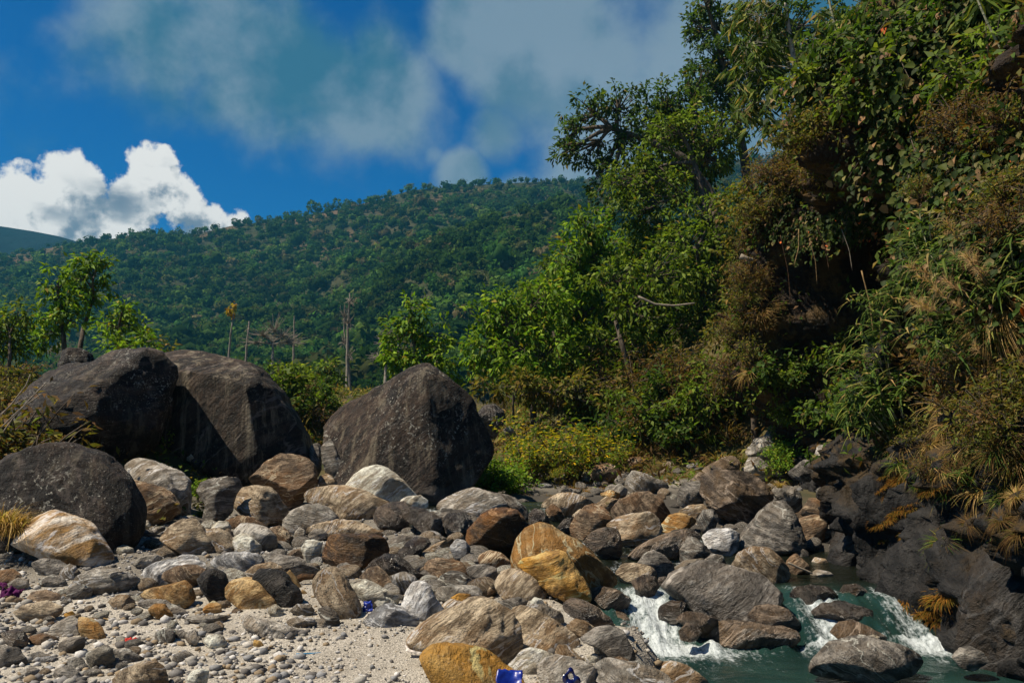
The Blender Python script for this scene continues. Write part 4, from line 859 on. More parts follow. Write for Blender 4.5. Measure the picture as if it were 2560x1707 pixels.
def tree(name, label, Y, base, trunk, blobs, pal, leafL=.22, leafW=.095, cover=3.2, r0=.14, bark=M_BARK, gap=-.12, group=None, six=False, tips_per=13, clump=.30, depth=.8, cat='tree', seed=0, twig=.012, leafless=False):
    leafL, leafW = leafL*.84, leafW*.84
    rs = np.random.default_rng(9000+seed+int(Y*10)+int(base[0]))
    B = atD(base[0], base[1], Y); zg = float(H(B[0], Y)); B[2] = min(B[2], zg)-.15
    root = empty(name, tuple(B)); tag(root, label, cat, group)
    TP = [B]+[atD(x, y, Y+rs.uniform(-.4, .4)) for x, y in trunk]
    if TP[1][2] < B[2]+.3: TP = [B]+TP[2:]
    TP = np.array(TP); tt = np.linspace(0, 1, len(TP)); ti = np.linspace(0, 1, 6*len(TP))
    TP = np.stack([np.interp(ti, tt, TP[:, k]) for k in range(3)], 1)
    for _ in range(2): TP[1:-1] = (TP[:-2]+2*TP[1:-1]+TP[2:])/4
    TP += .03*fbm(TP*1.3+seed, 2)[:, None]*np.array([1, 1, 0])
    wood = Acc(); wood.add(*tube(TP-B, r0*(1-.72*ti)+.008, 8))
    crown = Acc(); mp = Y*K/F
    for (bx, by, rx, ry) in blobs:
        c = atD(bx, by, Y+rs.uniform(-.5, .5)*rx*mp); R = np.array([rx*mp, rx*mp*depth, ry*mp])
        N = int(cover*math.pi*R[0]*R[2]/(leafL*leafW*.55)); nt = max(4, N//tips_per)
        if leafless: nt = int(44*min(1, rx/24)+8)
        d = unit(rs.normal(size=(nt*3, 3))); q = d*rs.random((nt*3, 1))**.42*R
        pos = c+q*(1+.22*fbm(d*1.6+bx, 2))[:, None]
        pos = pos[fbm(pos*(1.5/max(.5, R[0])), 2) > gap-.05][:nt]
        if len(pos) == 0: continue
        j = np.argmin(np.linalg.norm(TP-c, axis=1)); att = TP[max(1, min(len(TP)-2, j-1))]
        hub = att*.35+c*.65+rs.normal(size=3)*R*.12
        wood.add(*tube(bez(att, hub, (0, 0, .12*np.linalg.norm(hub-att)), 6)-B, np.linspace(r0*.42, r0*.22, 6), 6))
        k = min(len(pos), 26 if not leafless else 40)
        for p_ in pos[rs.permutation(len(pos))[:k]]:
            wood.add(*tube(bez(hub, p_, rs.normal(size=3)*.12*np.linalg.norm(p_-hub), 5)-B, np.linspace(r0*.16, twig*.5, 5), 4))
        if leafless: continue
        n = len(pos)*tips_per; ctr = np.repeat(pos, tips_per, 0); dirn = unit(rs.normal(size=(n, 3))+np.repeat(unit(pos-c), tips_per, 0)*.8+np.array([0, 0, -.25]))
        P = ctr+dirn*(rs.random((n, 1))*clump*.8)
        A = unit(dirn+np.array([0, 0, -.35])+rs.normal(size=(n, 3))*.35); Nn = unit(np.array([0, 0, 1.])+rs.normal(size=(n, 3))*.55+dirn*.4)
        s = rs.uniform(.65, 1.25, n); tipc = np.repeat(rs.uniform(.75, 1.25, (len(pos), 1)), tips_per, 0)
        V, Fc, C = leaf_quads(P-B, A, Nn, leafL*s, leafW*s, pick(rs, PAL[pal], n)*tipc, six)
        crown.add(V, Fc, C)
    wood.build('trunk', bark, root); crown.build('crown', M_LEAF, root, smooth=False)
    return root
# ---------------------------------------------------------------- plant prototypes (meshes shared by their copies)
class Proto: pass
def shrub_proto(seed, pal, n=420, L=.09, W=.045, h=.8, r=.55, six=False, stems=9, flowers=None, droop=.2, upright=.6):
    rs = np.random.default_rng(seed); s, l = Acc(), Acc(); tips = []
    for k in range(stems):
        a = rs.uniform(0, 6.28); e = np.array([math.cos(a)*r*rs.uniform(.2, 1), math.sin(a)*r*rs.uniform(.2, 1), h*rs.uniform(.5, 1)])
        c = bez((0, 0, -.05), e, (0, 0, .2*h), 6); s.add(*tube(c, np.linspace(.012, .004, 6), 4)); tips.append(c)
        for q in range(2):
            i = rs.integers(2, 5); e2 = c[i]+rs.normal(size=3)*np.array([.3, .3, .2])*r; c2 = bez(c[i], e2, (0, 0, .05), 5); s.add(*tube(c2, np.linspace(.006, .003, 5), 3)); tips.append(c2)
    T = np.concatenate([t[2:] for t in tips]); ctr = T[rs.integers(len(T), size=n)]
    d = unit(rs.normal(size=(n, 3))*np.array([1, 1, upright])); P = ctr+d*rs.random((n, 1))*.16*max(r, .5)
    A = unit(d+np.array([0, 0, -droop])); N = unit(np.array([0, 0, 1.])+rs.normal(size=(n, 3))*.6); sz = rs.uniform(.6, 1.3, n)
    l.add(*leaf_quads(P, A, N, L*sz, W*sz, pick(rs, PAL[pal], n), six))
    if flowers:
        m = flowers; P = T[rs.integers(len(T), size=m)]+rs.normal(size=(m, 3))*.08+np.array([0, 0, .06])
        for k in range(4):
            an = k*1.57; l.add(*leaf_quads(P, np.tile([math.cos(an), math.sin(an), .3], (m, 1)), np.tile([0, 0, 1.], (m, 1)), .035, .03, np.tile([.62, .46, .01], (m, 1))))
    return parts_of(('stems', s, M_BARK), ('foliage', l, M_LEAF))
def parts_of(*lst):
    out = []
    for nm, acc, mt in lst:
        o = acc.build(nm, mt, link=False, smooth=(nm in ('stems', 'stalks', 'cane', 'trunk')))
        if o: out.append(o)
    return out
def tuft_proto(seed, pal, n=150, L=.5, W=.012, bend=.6, spread=.6, plume=0, rad=.1, down=0.):
    rs = np.random.default_rng(seed); l, s = Acc(), Acc()
    a = rs.uniform(0, 6.28, n); P = np.stack([np.cos(a), np.sin(a), a*0], 1)*(rs.random(n)*rad)[:, None]
    A = np.stack([np.cos(a)*spread*rs.uniform(.2, 1.2, n), np.sin(a)*spread*rs.uniform(.2, 1.2, n), np.ones(n)*(1-down)], 1)
    l.add(*blades(P, A, L*rs.uniform(.5, 1.15, n), W*rs.uniform(.7, 1.3, n), bend*rs.uniform(.5, 1.4, n), pick(rs, PAL[pal], n)))
    for k in range(plume):
        a = rs.uniform(0, 6.28); e = np.array([math.cos(a)*.35, math.sin(a)*.35, 1])*L*rs.uniform(1.2, 1.6); c = bez((0, 0, 0), e, (0, 0, .2*L), 7)
        s.add(*tube(c, np.linspace(.006, .003, 7), 4)); m = 60; t = rs.uniform(.72, 1.0, m)
        pp = np.stack([np.interp(t, np.linspace(0, 1, 7), c[:, i]) for i in range(3)], 1)
        l.add(*blades(pp, rs.normal(size=(m, 3))*.35+np.array([0, 0, 1.]), .14*L/.6, .006, .5, pick(rs, [(.22, .15, .09, 1), (.28, .21, .13, 1)], m), 2))
    return parts_of(('stalks', s, M_STALK), ('blades', l, M_LEAF))
def cane_proto(seed, stems=6, h=1.0, L=.24, W=.028, pal='cane', r=.5, per=26):
    rs = np.random.default_rng(seed); l, s = Acc(), Acc()
    for k in range(stems):
        a = rs.uniform(0, 6.28); e = np.array([math.cos(a)*r*rs.uniform(.4, 1.2), math.sin(a)*r*rs.uniform(.4, 1.2), h*rs.uniform(.55, 1)]); c = bez((0, 0, -.03), e, (0, 0, .35*h), 9)
        s.add(*tube(c, np.linspace(.008, .003, 9), 4)); t = rs.uniform(.35, 1, per); i = np.linspace(0, 1, 9)
        pp = np.stack([np.interp(t, i, c[:, q]) for q in range(3)], 1)
        d = unit(rs.normal(size=(per, 3))*np.array([1, 1, .35])+unit(e)*.5)
        l.add(*blades(pp, d, L*rs.uniform(.6, 1.2, per), W*rs.uniform(.7, 1.2, per), rs.uniform(.25, .75, per), pick(rs, PAL[pal], per), 3))
    return parts_of(('stems', s, M_CANE), ('leaves', l, M_LEAF))
def vine_proto(seed, pal='vine', n=470, L=.082, size=.75):
    rs = np.random.default_rng(seed); l, s = Acc(), Acc()                    # lies on a slope: local z points away from it
    for k in range(9):
        a = rs.uniform(-.9, .9)-math.pi/2; st = np.array([rs.uniform(-.5, .5), rs.uniform(0, .5), .06])*size; e = st+np.array([math.cos(a), math.sin(a), rs.uniform(0, .25)])*size*rs.uniform(.6, 1.5)
        c = bez(st, e, (0, 0, .22*size), 8); s.add(*tube(c, np.linspace(.008, .003, 8), 4)); m = n//9; t = rs.random(m); i = np.linspace(0, 1, 8)
        pp = np.stack([np.interp(t, i, c[:, q]) for q in range(3)], 1)+rs.normal(size=(m, 3))*np.array([.13, .13, .06])*size
        A = unit(rs.normal(size=(m, 3))*.45+np.array([0, -1, .15])); N = unit(np.array([0, .15, 1.])+rs.normal(size=(m, 3))*.35); sz = rs.uniform(.55, 1.25, m)
        l.add(*leaf_quads(pp, A, N, L*sz, L*.92*sz, pick(rs, PAL[pal], m), True, .12))
    return parts_of(('stems', s, M_BARK), ('leaves', l, M_LEAF))
_used = set()
def plant(proto, name, label, cat, group, loc, scale=1., rot=(0, 0, 0)):
    e = empty(name, tuple(loc)); e.scale = (scale,)*3; e.rotation_euler = rot; tag(e, label, cat, group)
    for o in proto:
        c = o if o.name not in _used else o.copy()
        _used.add(o.name); COL.objects.link(c); c.parent = e
    return e
def surf_hit(x, y, y0=5.0):
    d = raydir(x*K, y*K); Y = np.concatenate([np.arange(y0, 19, .06), np.arange(19, 70, .15)]); k = Y/d[1]; X = d[0]*k; Z = CAMZ+d[2]*k
    hit = Z < H(X, Y)
    m = Y < 18.5; cp = cliff_pt(Y[m], Z[m])[:, 0]; hc = np.zeros_like(hit); hc[m] = (X[m] > cp) & (Z[m] > -1) & (Z[m] < 13.4)
    a = hit | hc
    if not a.any(): return None
    i = int(np.argmax(a)); return np.array([X[i], Y[i], Z[i]]), bool(hc[i])
def face_rot(P, on_cliff, lift=.5, rs=None):
    spin = rs.uniform(0, 6.28)
    if not on_cliff: return (rs.uniform(-.12, .12), rs.uniform(-.12, .12), spin)
    v = Vector((-lift, -.25*lift, 1.0)).normalized(); q = v.to_track_quat('Z', 'Y').to_matrix().to_4x4()
    from mathutils import Matrix
    return tuple((q @ Matrix.Rotation(spin, 4, 'Z')).to_euler())
def vine_rot(rs):                                                       # local -y down the face, local z out of it
    from mathutils import Matrix
    z = Vector((-.85, -.45, .42)).normalized(); y = Vector((0, 0, 1)); y = (y-z*y.dot(z)).normalized(); x = y.cross(z)
    m = Matrix((x, y, z)).transposed(); return tuple((m @ Matrix.Rotation(rs.uniform(-.5, .5), 3, 'Z')).to_euler())
# ---------------------------------------------------------------- trees on the wooded bank
G1 = 'trees massed on the wooded bank'
def fill(rs, x0, y0, x1, y1, n, r): return [(rs.uniform(x0, x1), rs.uniform(y0, y1), r*rs.uniform(.8, 1.25), r*rs.uniform(.75, 1.1)) for _ in range(n)]
R0 = np.random.default_rng(21)
tree('broadleaf_tree', 'tall dark tree spreading its crown out over the valley against the sky', 31, (1652, 640), [(1648, 520), (1630, 440), (1570, 360), (1480, 320), (1390, 290)],
     [(1355, 250, 62, 48), (1315, 305, 48, 40), (1350, 345, 60, 36), (1420, 235, 52, 45), (1385, 400, 55, 42), (1430, 320, 60, 55), (1400, 445, 45, 30), (1300, 350, 35, 28)], 'dark', leafL=.24, leafW=.11, cover=2.3, r0=.24, gap=.02, group=None)
tree('broadleaf_tree', 'dense dark tree with rounded crown behind the tall spreading tree', 33, (1655, 660), [(1640, 520), (1600, 420), (1560, 330)],
     [(1530, 225, 62, 50), (1590, 250, 62, 60), (1490, 300, 60, 60), (1560, 320, 80, 60), (1530, 400, 90, 60), (1620, 370, 60, 60), (1480, 400, 50, 60), (1600, 180, 40, 35)], 'dark', leafL=.24, leafW=.11, cover=3.0, r0=.28, gap=-.1)
tree('broadleaf_tree', 'tallest dark tree reaching out of view behind the bamboo', 34, (1740, 640), [(1728, 500), (1712, 380), (1690, 260), (1660, 150), (1640, 60)],
     [(1605, 70, 45, 38), (1660, 60, 70, 50), (1650, 130, 70, 50), (1640, 200, 50, 50), (1700, 190, 70, 60), (1690, 270, 60, 40), (1740, 120, 80, 80), (1630, 0, 50, 40), (1800, 100, 80, 90), (1880, 60, 80, 80)], 'dark', leafL=.24, leafW=.11, cover=2.8, r0=.26, gap=-.08)
tree('broadleaf_tree', 'mid green tree with several bare slanting limbs before the dark trees', 28, (1640, 760), [(1630, 560), (1610, 430), (1585, 340)],
     [(1540, 300, 70, 50), (1600, 310, 80, 60), (1480, 400, 75, 60), (1640, 350, 60, 60), (1450, 470, 60, 55), (1540, 450, 60, 60), (1510, 520, 70, 50), (1430, 420, 45, 45), (1670, 300, 40, 40)], 'mid', leafL=.22, leafW=.10, cover=2.6, r0=.2, gap=-.02, seed=4)
tree('broadleaf_tree', 'bright green tree with domed crown at the edge of the wooded bank', 26, (1440, 900), [(1425, 800), (1400, 690), (1360, 600)],
     [(1345, 530, 58, 50), (1310, 590, 48, 50), (1380, 580, 62, 55), (1330, 650, 66, 55), (1400, 660, 72, 55), (1310, 720, 60, 45), (1380, 740, 80, 55)], 'bright', leafL=.25, leafW=.11, cover=3.2, r0=.15, seed=5)
tree('broadleaf_tree', 'slender tree with a slanting brown trunk below the bright domed crown', 24, (1478, 925), [(1450, 860), (1428, 790), (1410, 720), (1418, 660)],
     [(1420, 640, 75, 50), (1480, 700, 80, 60), (1520, 620, 80, 60), (1380, 800, 70, 50), (1460, 800, 80, 55), (1420, 870, 75, 40), (1500, 860, 70, 50)], 'mid', leafL=.23, leafW=.10, cover=2.5, r0=.10, gap=-.05, seed=6)
tree('broadleaf_tree', 'shaded leafy tree beside the clay buttress', 25, (1640, 900), [(1630, 780), (1610, 660), (1600, 560)],
     [(1570, 560, 75, 60), (1640, 560, 80, 60), (1600, 650, 90, 70), (1660, 680, 75, 70), (1560, 730, 80, 60), (1690, 600, 60, 60), (1640, 480, 70, 50)], 'mid', leafL=.22, leafW=.10, cover=2.8, r0=.12, seed=7)
tree('broadleaf_tree', 'dark understorey tree hung with thin bare stems', 27, (1570, 900), [(1560, 800), (1555, 700)],
     [(1530, 760, 90, 60), (1600, 780, 90, 60), (1560, 850, 80, 45), (1640, 840, 80, 50), (1490, 780, 60, 60)], 'dark', leafL=.22, leafW=.10, cover=3.0, r0=.10, seed=8)
tree('broadleaf_tree', 'yellow-green leafy tree leaning towards the peaked boulder', 24, (1230, 905), [(1220, 850), (1190, 790), (1160, 740)],
     [(1160, 700, 62, 45), (1110, 745, 55, 45), (1200, 740, 70, 50), (1120, 800, 60, 45), (1190, 810, 75, 50), (1140, 850, 60, 35), (1250, 690, 60, 50), (1260, 800, 70, 60)], 'bright', leafL=.24, leafW=.10, cover=2.8, r0=.10, seed=9)
tree('broadleaf_tree', 'olive tree filling the gap behind the yellow-green leaning tree', 27, (1300, 890), [(1290, 820), (1270, 760)],
     [(1270, 760, 75, 60), (1320, 820, 75, 55), (1240, 840, 70, 45), (1350, 860, 70, 40), (1200, 870, 60, 35)], 'mid', leafL=.22, leafW=.10, cover=3.2, r0=.12, seed=10)
tree('broadleaf_tree', 'light green young tree standing behind the peaked boulder', 26, (965, 900), [(960, 850), (952, 790), (945, 730)],
     [(945, 715, 42, 40), (920, 770, 45, 40), (985, 765, 48, 45), (950, 815, 60, 38), (1015, 815, 45, 38), (900, 820, 35, 30), (1010, 860, 50, 28), (940, 850, 50, 25)], 'bright', leafL=.24, leafW=.10, cover=2.5, r0=.09, gap=-.06, seed=11)
tree('broadleaf_tree', 'full green tree closing the gap beside the bright domed crown', 29, (1270, 890), [(1270, 800), (1275, 700), (1280, 640)],
     [(1285, 620, 55, 45), (1250, 680, 65, 50), (1310, 690, 65, 50), (1230, 740, 70, 50), (1300, 770, 80, 50), (1380, 820, 80, 50), (1180, 780, 60, 45)], 'mid', cover=3.4, r0=.12, seed=14)
tree('broadleaf_tree', 'broad shaded tree at the heart of the wooded bank', 29, (1500, 880), [(1500, 780), (1500, 660), (1505, 560)],
     [(1500, 560, 80, 60), (1450, 600, 70, 60), (1560, 640, 90, 60), (1480, 680, 90, 60), (1430, 740, 80, 60), (1540, 760, 90, 60), (1480, 840, 90, 50)], 'mid', cover=3.2, r0=.14, seed=15)
tree('bush', 'spreading leafy bush under the yellow-green leaning tree', 22.5, (1180, 940), [(1180, 905)], [(1130, 890, 50, 30), (1190, 880, 55, 32), (1250, 890, 60, 34), (1310, 890, 60, 34), (1380, 895, 60, 36)], 'olive', cover=3.0, r0=.05, seed=16, cat='bush')
tree('broadleaf_tree', 'low leafy tree under the clay buttress', 20, (1690, 1000), [(1685, 930), (1670, 860)],
     [(1650, 850, 60, 45), (1700, 880, 55, 45), (1630, 920, 60, 40), (1700, 800, 45, 40), (1590, 900, 50, 40)], 'mid', leafL=.17, leafW=.075, cover=2.6, r0=.06, seed=12)
tree('broadleaf_tree', 'leafy tree hugging the edge of the dark hollow', 19.5, (1730, 900), [(1725, 760), (1715, 600), (1710, 500)],
     [(1700, 480, 45, 50), (1690, 580, 45, 55), (1700, 680, 40, 55), (1670, 760, 45, 45), (1720, 420, 40, 40)], 'olive', leafL=.16, leafW=.07, cover=2.4, r0=.06, seed=13)
# ---------------------------------------------------------------- left bank trees
tree('young_tree', 'young tree with a bare forked trunk and rounded top behind the dark giants', 24, (176, 860), [(182, 790), (196, 740), (212, 690), (212, 640)],
     [(205, 605, 36, 24), (222, 620, 28, 30), (190, 640, 28, 24), (215, 660, 38, 26), (175, 615, 20, 18), (200, 690, 36, 18), (232, 595, 16, 14)], 'bright', leafL=.23, leafW=.10, cover=3.0, r0=.07, gap=-.05, seed=21)
tree('young_tree', 'bushy narrow young tree left of the forked young tree', 23, (150, 850), [(148, 780), (140, 720), (132, 660)],
     [(130, 625, 20, 20), (136, 655, 30, 24), (120, 690, 28, 24), (148, 695, 34, 28), (125, 735, 42, 32), (165, 735, 36, 28), (110, 770, 36, 30)], 'bright', leafL=.22, leafW=.10, cover=3.2, r0=.07, seed=22)
tree('young_tree', 'young tree with leaning crown above the streaked boulder', 25, (262, 860), [(268, 800), (272, 760), (278, 720)],
     [(285, 705, 22, 24), (270, 730, 36, 26), (300, 745, 32, 26), (245, 745, 26, 20), (290, 780, 34, 22), (315, 765, 22, 18)], 'bright', leafL=.23, leafW=.10, cover=2.8, r0=.06, gap=-.03, seed=23)
tree('young_tree', 'low leafy sapling resting its leaves on the overhanging boulder', 21, (270, 880), [(272, 840), (278, 800)],
     [(265, 790, 36, 24), (310, 800, 40, 24), (250, 815, 36, 18), (345, 800, 26, 20), (330, 780, 18, 20)], 'bright', leafL=.20, leafW=.09, cover=2.6, r0=.04, seed=24)
tree('young_tree', 'rusty-leaved sapling behind the overhanging boulder', 22, (372, 860), [(373, 830)],
     [(370, 800, 22, 18), (392, 806, 16, 14)], 'olive', leafL=.18, leafW=.08, cover=2.6, r0=.03, seed=25)
tree('young_tree', 'dark leafy tree at the edge of the shrubby bank', 20, (20, 900), [(22, 820), (25, 760)],
     [(15, 740, 36, 34), (45, 720, 28, 30), (20, 790, 50, 34), (-20, 760, 40, 50)], 'mid', leafL=.18, leafW=.08, cover=3.0, r0=.05, seed=26)
# ---------------------------------------------------------------- valley floor behind the boulders
tree('dead_tree', 'tall pale dead trunk standing nearest the peaked boulder', 62, (797, 910), [(797, 830), (799, 750), (803, 690), (803, 672)], [(805, 690, 16, 26), (800, 740, 18, 30), (806, 810, 14, 25)], 'mid', r0=.12, bark=M_GREY, leafless=True, cover=.25, leafL=.3, leafW=.3, seed=31, twig=.03)
tree('dead_tree', 'slimmer pale dead trunk leaning beside the tall pale one', 63, (806, 905), [(800, 830), (790, 760), (792, 700)], [(790, 720, 14, 26), (786, 780, 12, 25)], 'mid', r0=.095, bark=M_GREY, leafless=True, cover=.25, leafL=.3, leafW=.3, seed=32, twig=.03)
tree('bare_tree', 'leafless tree with wide fan of fine branches', 60, (626, 890), [(626, 830), (628, 780)], [(600, 765, 40, 28), (655, 765, 45, 28), (628, 740, 36, 30), (580, 785, 34, 20), (680, 780, 34, 22)], 'mid', r0=.16, bark=M_GREY, leafless=True, cover=1.0, leafL=.3, leafW=.3, seed=33, twig=.02)
tree('dead_tree', 'pale trunk topped by a small tuft of orange leaves', 66, (524, 850), [(526, 800), (532, 750), (537, 715)], [(538, 703, 15, 13), (530, 716, 10, 8)], 'orange', r0=.095, bark=M_GREY, cover=2.2, leafL=.3, leafW=.22, seed=34, clump=.3)
tree('dead_tree', 'broken pale trunk next to the orange-tufted one', 64, (564, 850), [(566, 800), (570, 760), (572, 738)], [(570, 755, 8, 15)], 'mid', r0=.095, bark=M_GREY, leafless=True, cover=.4, leafL=.3, leafW=.3, seed=35, twig=.03)
tree('dead_tree', 'thin straight pale pole trunk behind the fan-branched bare tree', 75, (674, 840), [(675, 780), (676, 725)], [(676, 740, 5, 12)], 'mid', r0=.12, bark=M_GREY, leafless=True, cover=.4, leafL=.3, leafW=.3, seed=36, twig=.03)
tree('bare_tree', 'grey leafless tree between tall pale trunk and light green tree', 52, (885, 905), [(886, 850), (882, 800)], [(880, 780, 28, 26), (905, 800, 22, 20), (860, 820, 22, 18), (890, 760, 20, 20)], 'mid', r0=.14, bark=M_GREY, leafless=True, cover=.8, leafL=.3, leafW=.3, seed=37, twig=.02)
tree('small_tree', 'small lime-yellow tree in front of the valley wood', 50, (680, 912), [(680, 890), (680, 872)], [(680, 852, 30, 18), (660, 858, 18, 14), (700, 858, 18, 14), (680, 872, 26, 10)], 'lime', leafL=.34, leafW=.22, cover=3.2, r0=.12, seed=38, clump=.4)
tree('small_tree', 'small dark round-headed tree beside the lime-yellow tree', 51, (748, 912), [(748, 890), (748, 870)], [(748, 848, 34, 24), (730, 866, 22, 20), (766, 866, 22, 20), (748, 880, 34, 16)], 'mid', leafL=.34, leafW=.2, cover=3.4, r0=.14, seed=39, clump=.4)
tree('small_tree', 'bushy dark tree behind the edge of the streaked boulder', 48, (606, 905), [(606, 880), (606, 860)], [(604, 850, 18, 26), (600, 880, 24, 20), (640, 890, 22, 20)], 'dark', leafL=.34, leafW=.2, cover=3.2, r0=.12, seed=40, clump=.4)
for k, (x, y, yb, nm) in enumerate([(660, 905, 950, 'green bush at the foot of the lime-yellow tree'), (700, 918, 955, 'leafy bush between streaked and peaked boulders'), (735, 925, 960, 'small olive bush next to the peaked boulder'), (770, 895, 930, 'grassy bush at the foot of the tall pale trunk')]):
    tree('bush', nm, 42, (x, yb), [(x, y+15)], [(x, y, 24, 18), (x+16, y+10, 18, 16), (x-16, y+12, 18, 16)], ['mid', 'mid', 'olive', 'yellow'][k], leafL=.28, leafW=.14, cover=3.0, r0=.05, seed=41+k, cat='bush')
# ---------------------------------------------------------------- bamboo on the buttress
def bamboo(label, Y, pts, sprays, seed, r0=.05, cane=M_CANE):
    rs = np.random.default_rng(seed); P = np.array([atD(x, y, Y) for x, y in pts]); B = P[0].copy()
    t = np.linspace(0, 1, len(P)); ti = np.linspace(0, 1, 30); P = np.stack([np.interp(ti, t, P[:, k]) for k in range(3)], 1)
    e = empty('bamboo', tuple(B)); tag(e, label, 'bamboo'); w, l = Acc(), Acc()
    w.add(*cap_tube(P-B, np.linspace(r0, r0*.35, 30), 8))
    for i in range(2, 29, 2): q_ = Acc(); q_.add(*cap_tube(np.array([P[i]-(P[i+1]-P[i])*.06, P[i]+(P[i+1]-P[i])*.06])-B, r0*1.25*(1-.65*ti[i]), 8)); q_.build('node', cane, e)
    mp = Y*K/F
    for (x, y, rr, m) in sprays:
        c = atD(x, y, Y+rs.uniform(-.6, .6)); j = int(np.argmin(np.linalg.norm(P-c, axis=1))); w.add(*tube(bez(P[j], c, (0, 0, .15), 6)-B, np.linspace(.012, .004, 6), 4))
        for q in range(m):
            tip = c+rs.normal(size=3)*np.array([rr*mp, rr*mp, rr*mp*.9])*.55; nl = rs.integers(7, 12); w.add(*tube(bez(c, tip, (0, 0, .1), 4)-B, np.linspace(.004, .002, 4), 3))
            a = rs.uniform(-.9, .9, nl)+rs.uniform(0, 6.28); A = np.stack([np.cos(a)*.55, np.sin(a)*.55, rs.uniform(-.9, -.2, nl)], 1)
            l.add(*leaf_quads(np.tile(tip-B, (nl, 1))+rs.normal(size=(nl, 3))*.03, A, rs.normal(size=(nl, 3))+np.array([-1., -1, .5]), .30*rs.uniform(.7, 1.25, nl), .045, pick(rs, PAL['cane'], nl), False, .1))
    w.build('cane', cane, e); l.build('leaves', M_LEAF, e, smooth=False)
bamboo('leaning pale-poled bamboo with drooping leaf fans on the buttress', 16.6, [(1850, 400), (1838, 280), (1822, 130), (1806, 30), (1796, -60)], [(1745, 40, 55, 22), (1715, 110, 50, 22), (1740, 160, 50, 22), (1720, 200, 45, 20), (1760, 90, 45, 20), (1720, 250, 40, 18), (1770, 230, 45, 20), (1800, 300, 40, 14), (1830, 350, 30, 12), (1780, 20, 50, 20), (1720, 20, 40, 16), (1860, 340, 30, 8)], 61, r0=.075, cane=M_PALE)
bamboo('thin arching green bamboo behind the pale-poled bamboo', 17.4, [(1870, 420), (1850, 250), (1790, 90), (1720, -30)], [(1700, 60, 45, 16), (1745, 120, 40, 16), (1780, 170, 45, 16), (1760, 290, 40, 14), (1850, 120, 50, 18), (1880, 180, 50, 16), (1900, 90, 50, 16)], 62)
bamboo('bamboo shoot drooping across the vine-covered cliff top', 14.5, [(1960, 420), (1950, 260), (1930, 120), (1900, -20)], [(1900, 60, 50, 16), (1940, 140, 50, 16), (1880, 220, 40, 14), (1960, 60, 50, 14), (1910, 300, 40, 10)], 63)
bamboo('long green cane slanting over the upper cliff edge', 9.5, [(2345, 240), (2310, 140), (2262, 40), (2220, -60)], [(2250, 20, 40, 4)], 64, r0=.022)
# ---------------------------------------------------------------- undergrowth as one mass
def carpet(name, label, pts, nrm, pal, L, W, seed, lift):
    rs = np.random.default_rng(seed); n = len(pts)
    P = pts+nrm*(rs.random((n, 1))**1.5*lift); d = unit(rs.normal(size=(n, 3))+nrm*.5+np.array([0, 0, -.2])); s = rs.uniform(.5, 1.35, n)
    C = np.zeros((n, 3)); f = fbm(pts*.9+seed, 3); 
    keys = pal; idx = np.clip(((f+.45)/.9*len(keys)).astype(int), 0, len(keys)-1)
    for k, pk in enumerate(keys): m = idx == k; C[m] = pick(rs, PAL[pk], int(m.sum()))
    V, Fc, CC = leaf_quads(P, d, unit(nrm+rs.normal(size=(n, 3))*.6), L*s, W*s, C)
    return tag(mk(name, V, Fc, M_LEAF, smooth=False, col=CC), label, 'undergrowth', kind='stuff')
def build_carpets():
    rs = np.random.default_rng(31)
    N = 52000; Y = 5.0+rs.power(1.1, N)*13.2; z = rs.uniform(.7, 12.5, N); P = cliff_pt(Y, z)
    f = fbm(P*.8, 3); wb = sm(Y, 10.0, 11.5)*(1-sm(Y, 15.4, 16.2)); cave = wb*sm(z, 1.0, 1.9)*(1-sm(z, 4.9, 5.5)); foot = 1-sm(z, .9, 2.3)*1.0
    ok = (f+.45-1.4*cave-.75*foot*(1-wb)+.5*sm(z, 3, 5)*(1-cave) > rs.uniform(0, .55, N)); P = P[ok]; Y = Y[ok]
    nr = unit(np.tile([-.8, -.25, .55], (len(P), 1)))
    carpet('undergrowth', 'mixed green and brown undergrowth clothing the cliff', P, nr, ['brown', 'dark', 'brown', 'dark', 'olive', 'dark'], .11, .05, 41, .22)
    N = 42000; Y = 16.2+rs.power(1.0, N)*27; X = -2+rs.power(1.2, N)*20; z = H(X, Y); P = np.stack([X, Y, z], 1)
    f = fbm(P*.5+5, 3); ok = f+.8 > rs.uniform(0, .7, N); P = P[ok]
    carpet('undergrowth', 'brown and green undergrowth covering the wooded bank', P, np.tile([0., -.3, .95], (len(P), 1)), ['brown', 'olive', 'brown', 'olive', 'mid'], .15, .05, 43, .45)
    N = 9000; X = -4.6-rs.random(N)*7; Y = 11.5+rs.random(N)*12; P = np.stack([X, Y, H(X, Y)], 1)
    carpet('undergrowth', 'brown and green undergrowth on the low bank beside the dark giants', P, np.tile([0., -.3, .95], (len(P), 1)), ['brown', 'olive', 'mid', 'straw'], .12, .045, 45, .4)
    N = 30000; Y = 22+rs.power(.85, N)*90; X = rs.uniform(-.75, .05, N)*Y; P = np.stack([X, Y, H(X, Y)], 1)
    carpet('meadow_grass', 'yellow-green meadow grass on the valley floor behind the boulders', P, np.tile([0., 0., 1.], (len(P), 1)), ['olive', 'mid', 'olive', 'straw'], .26, .05, 47, .45)
build_carpets()
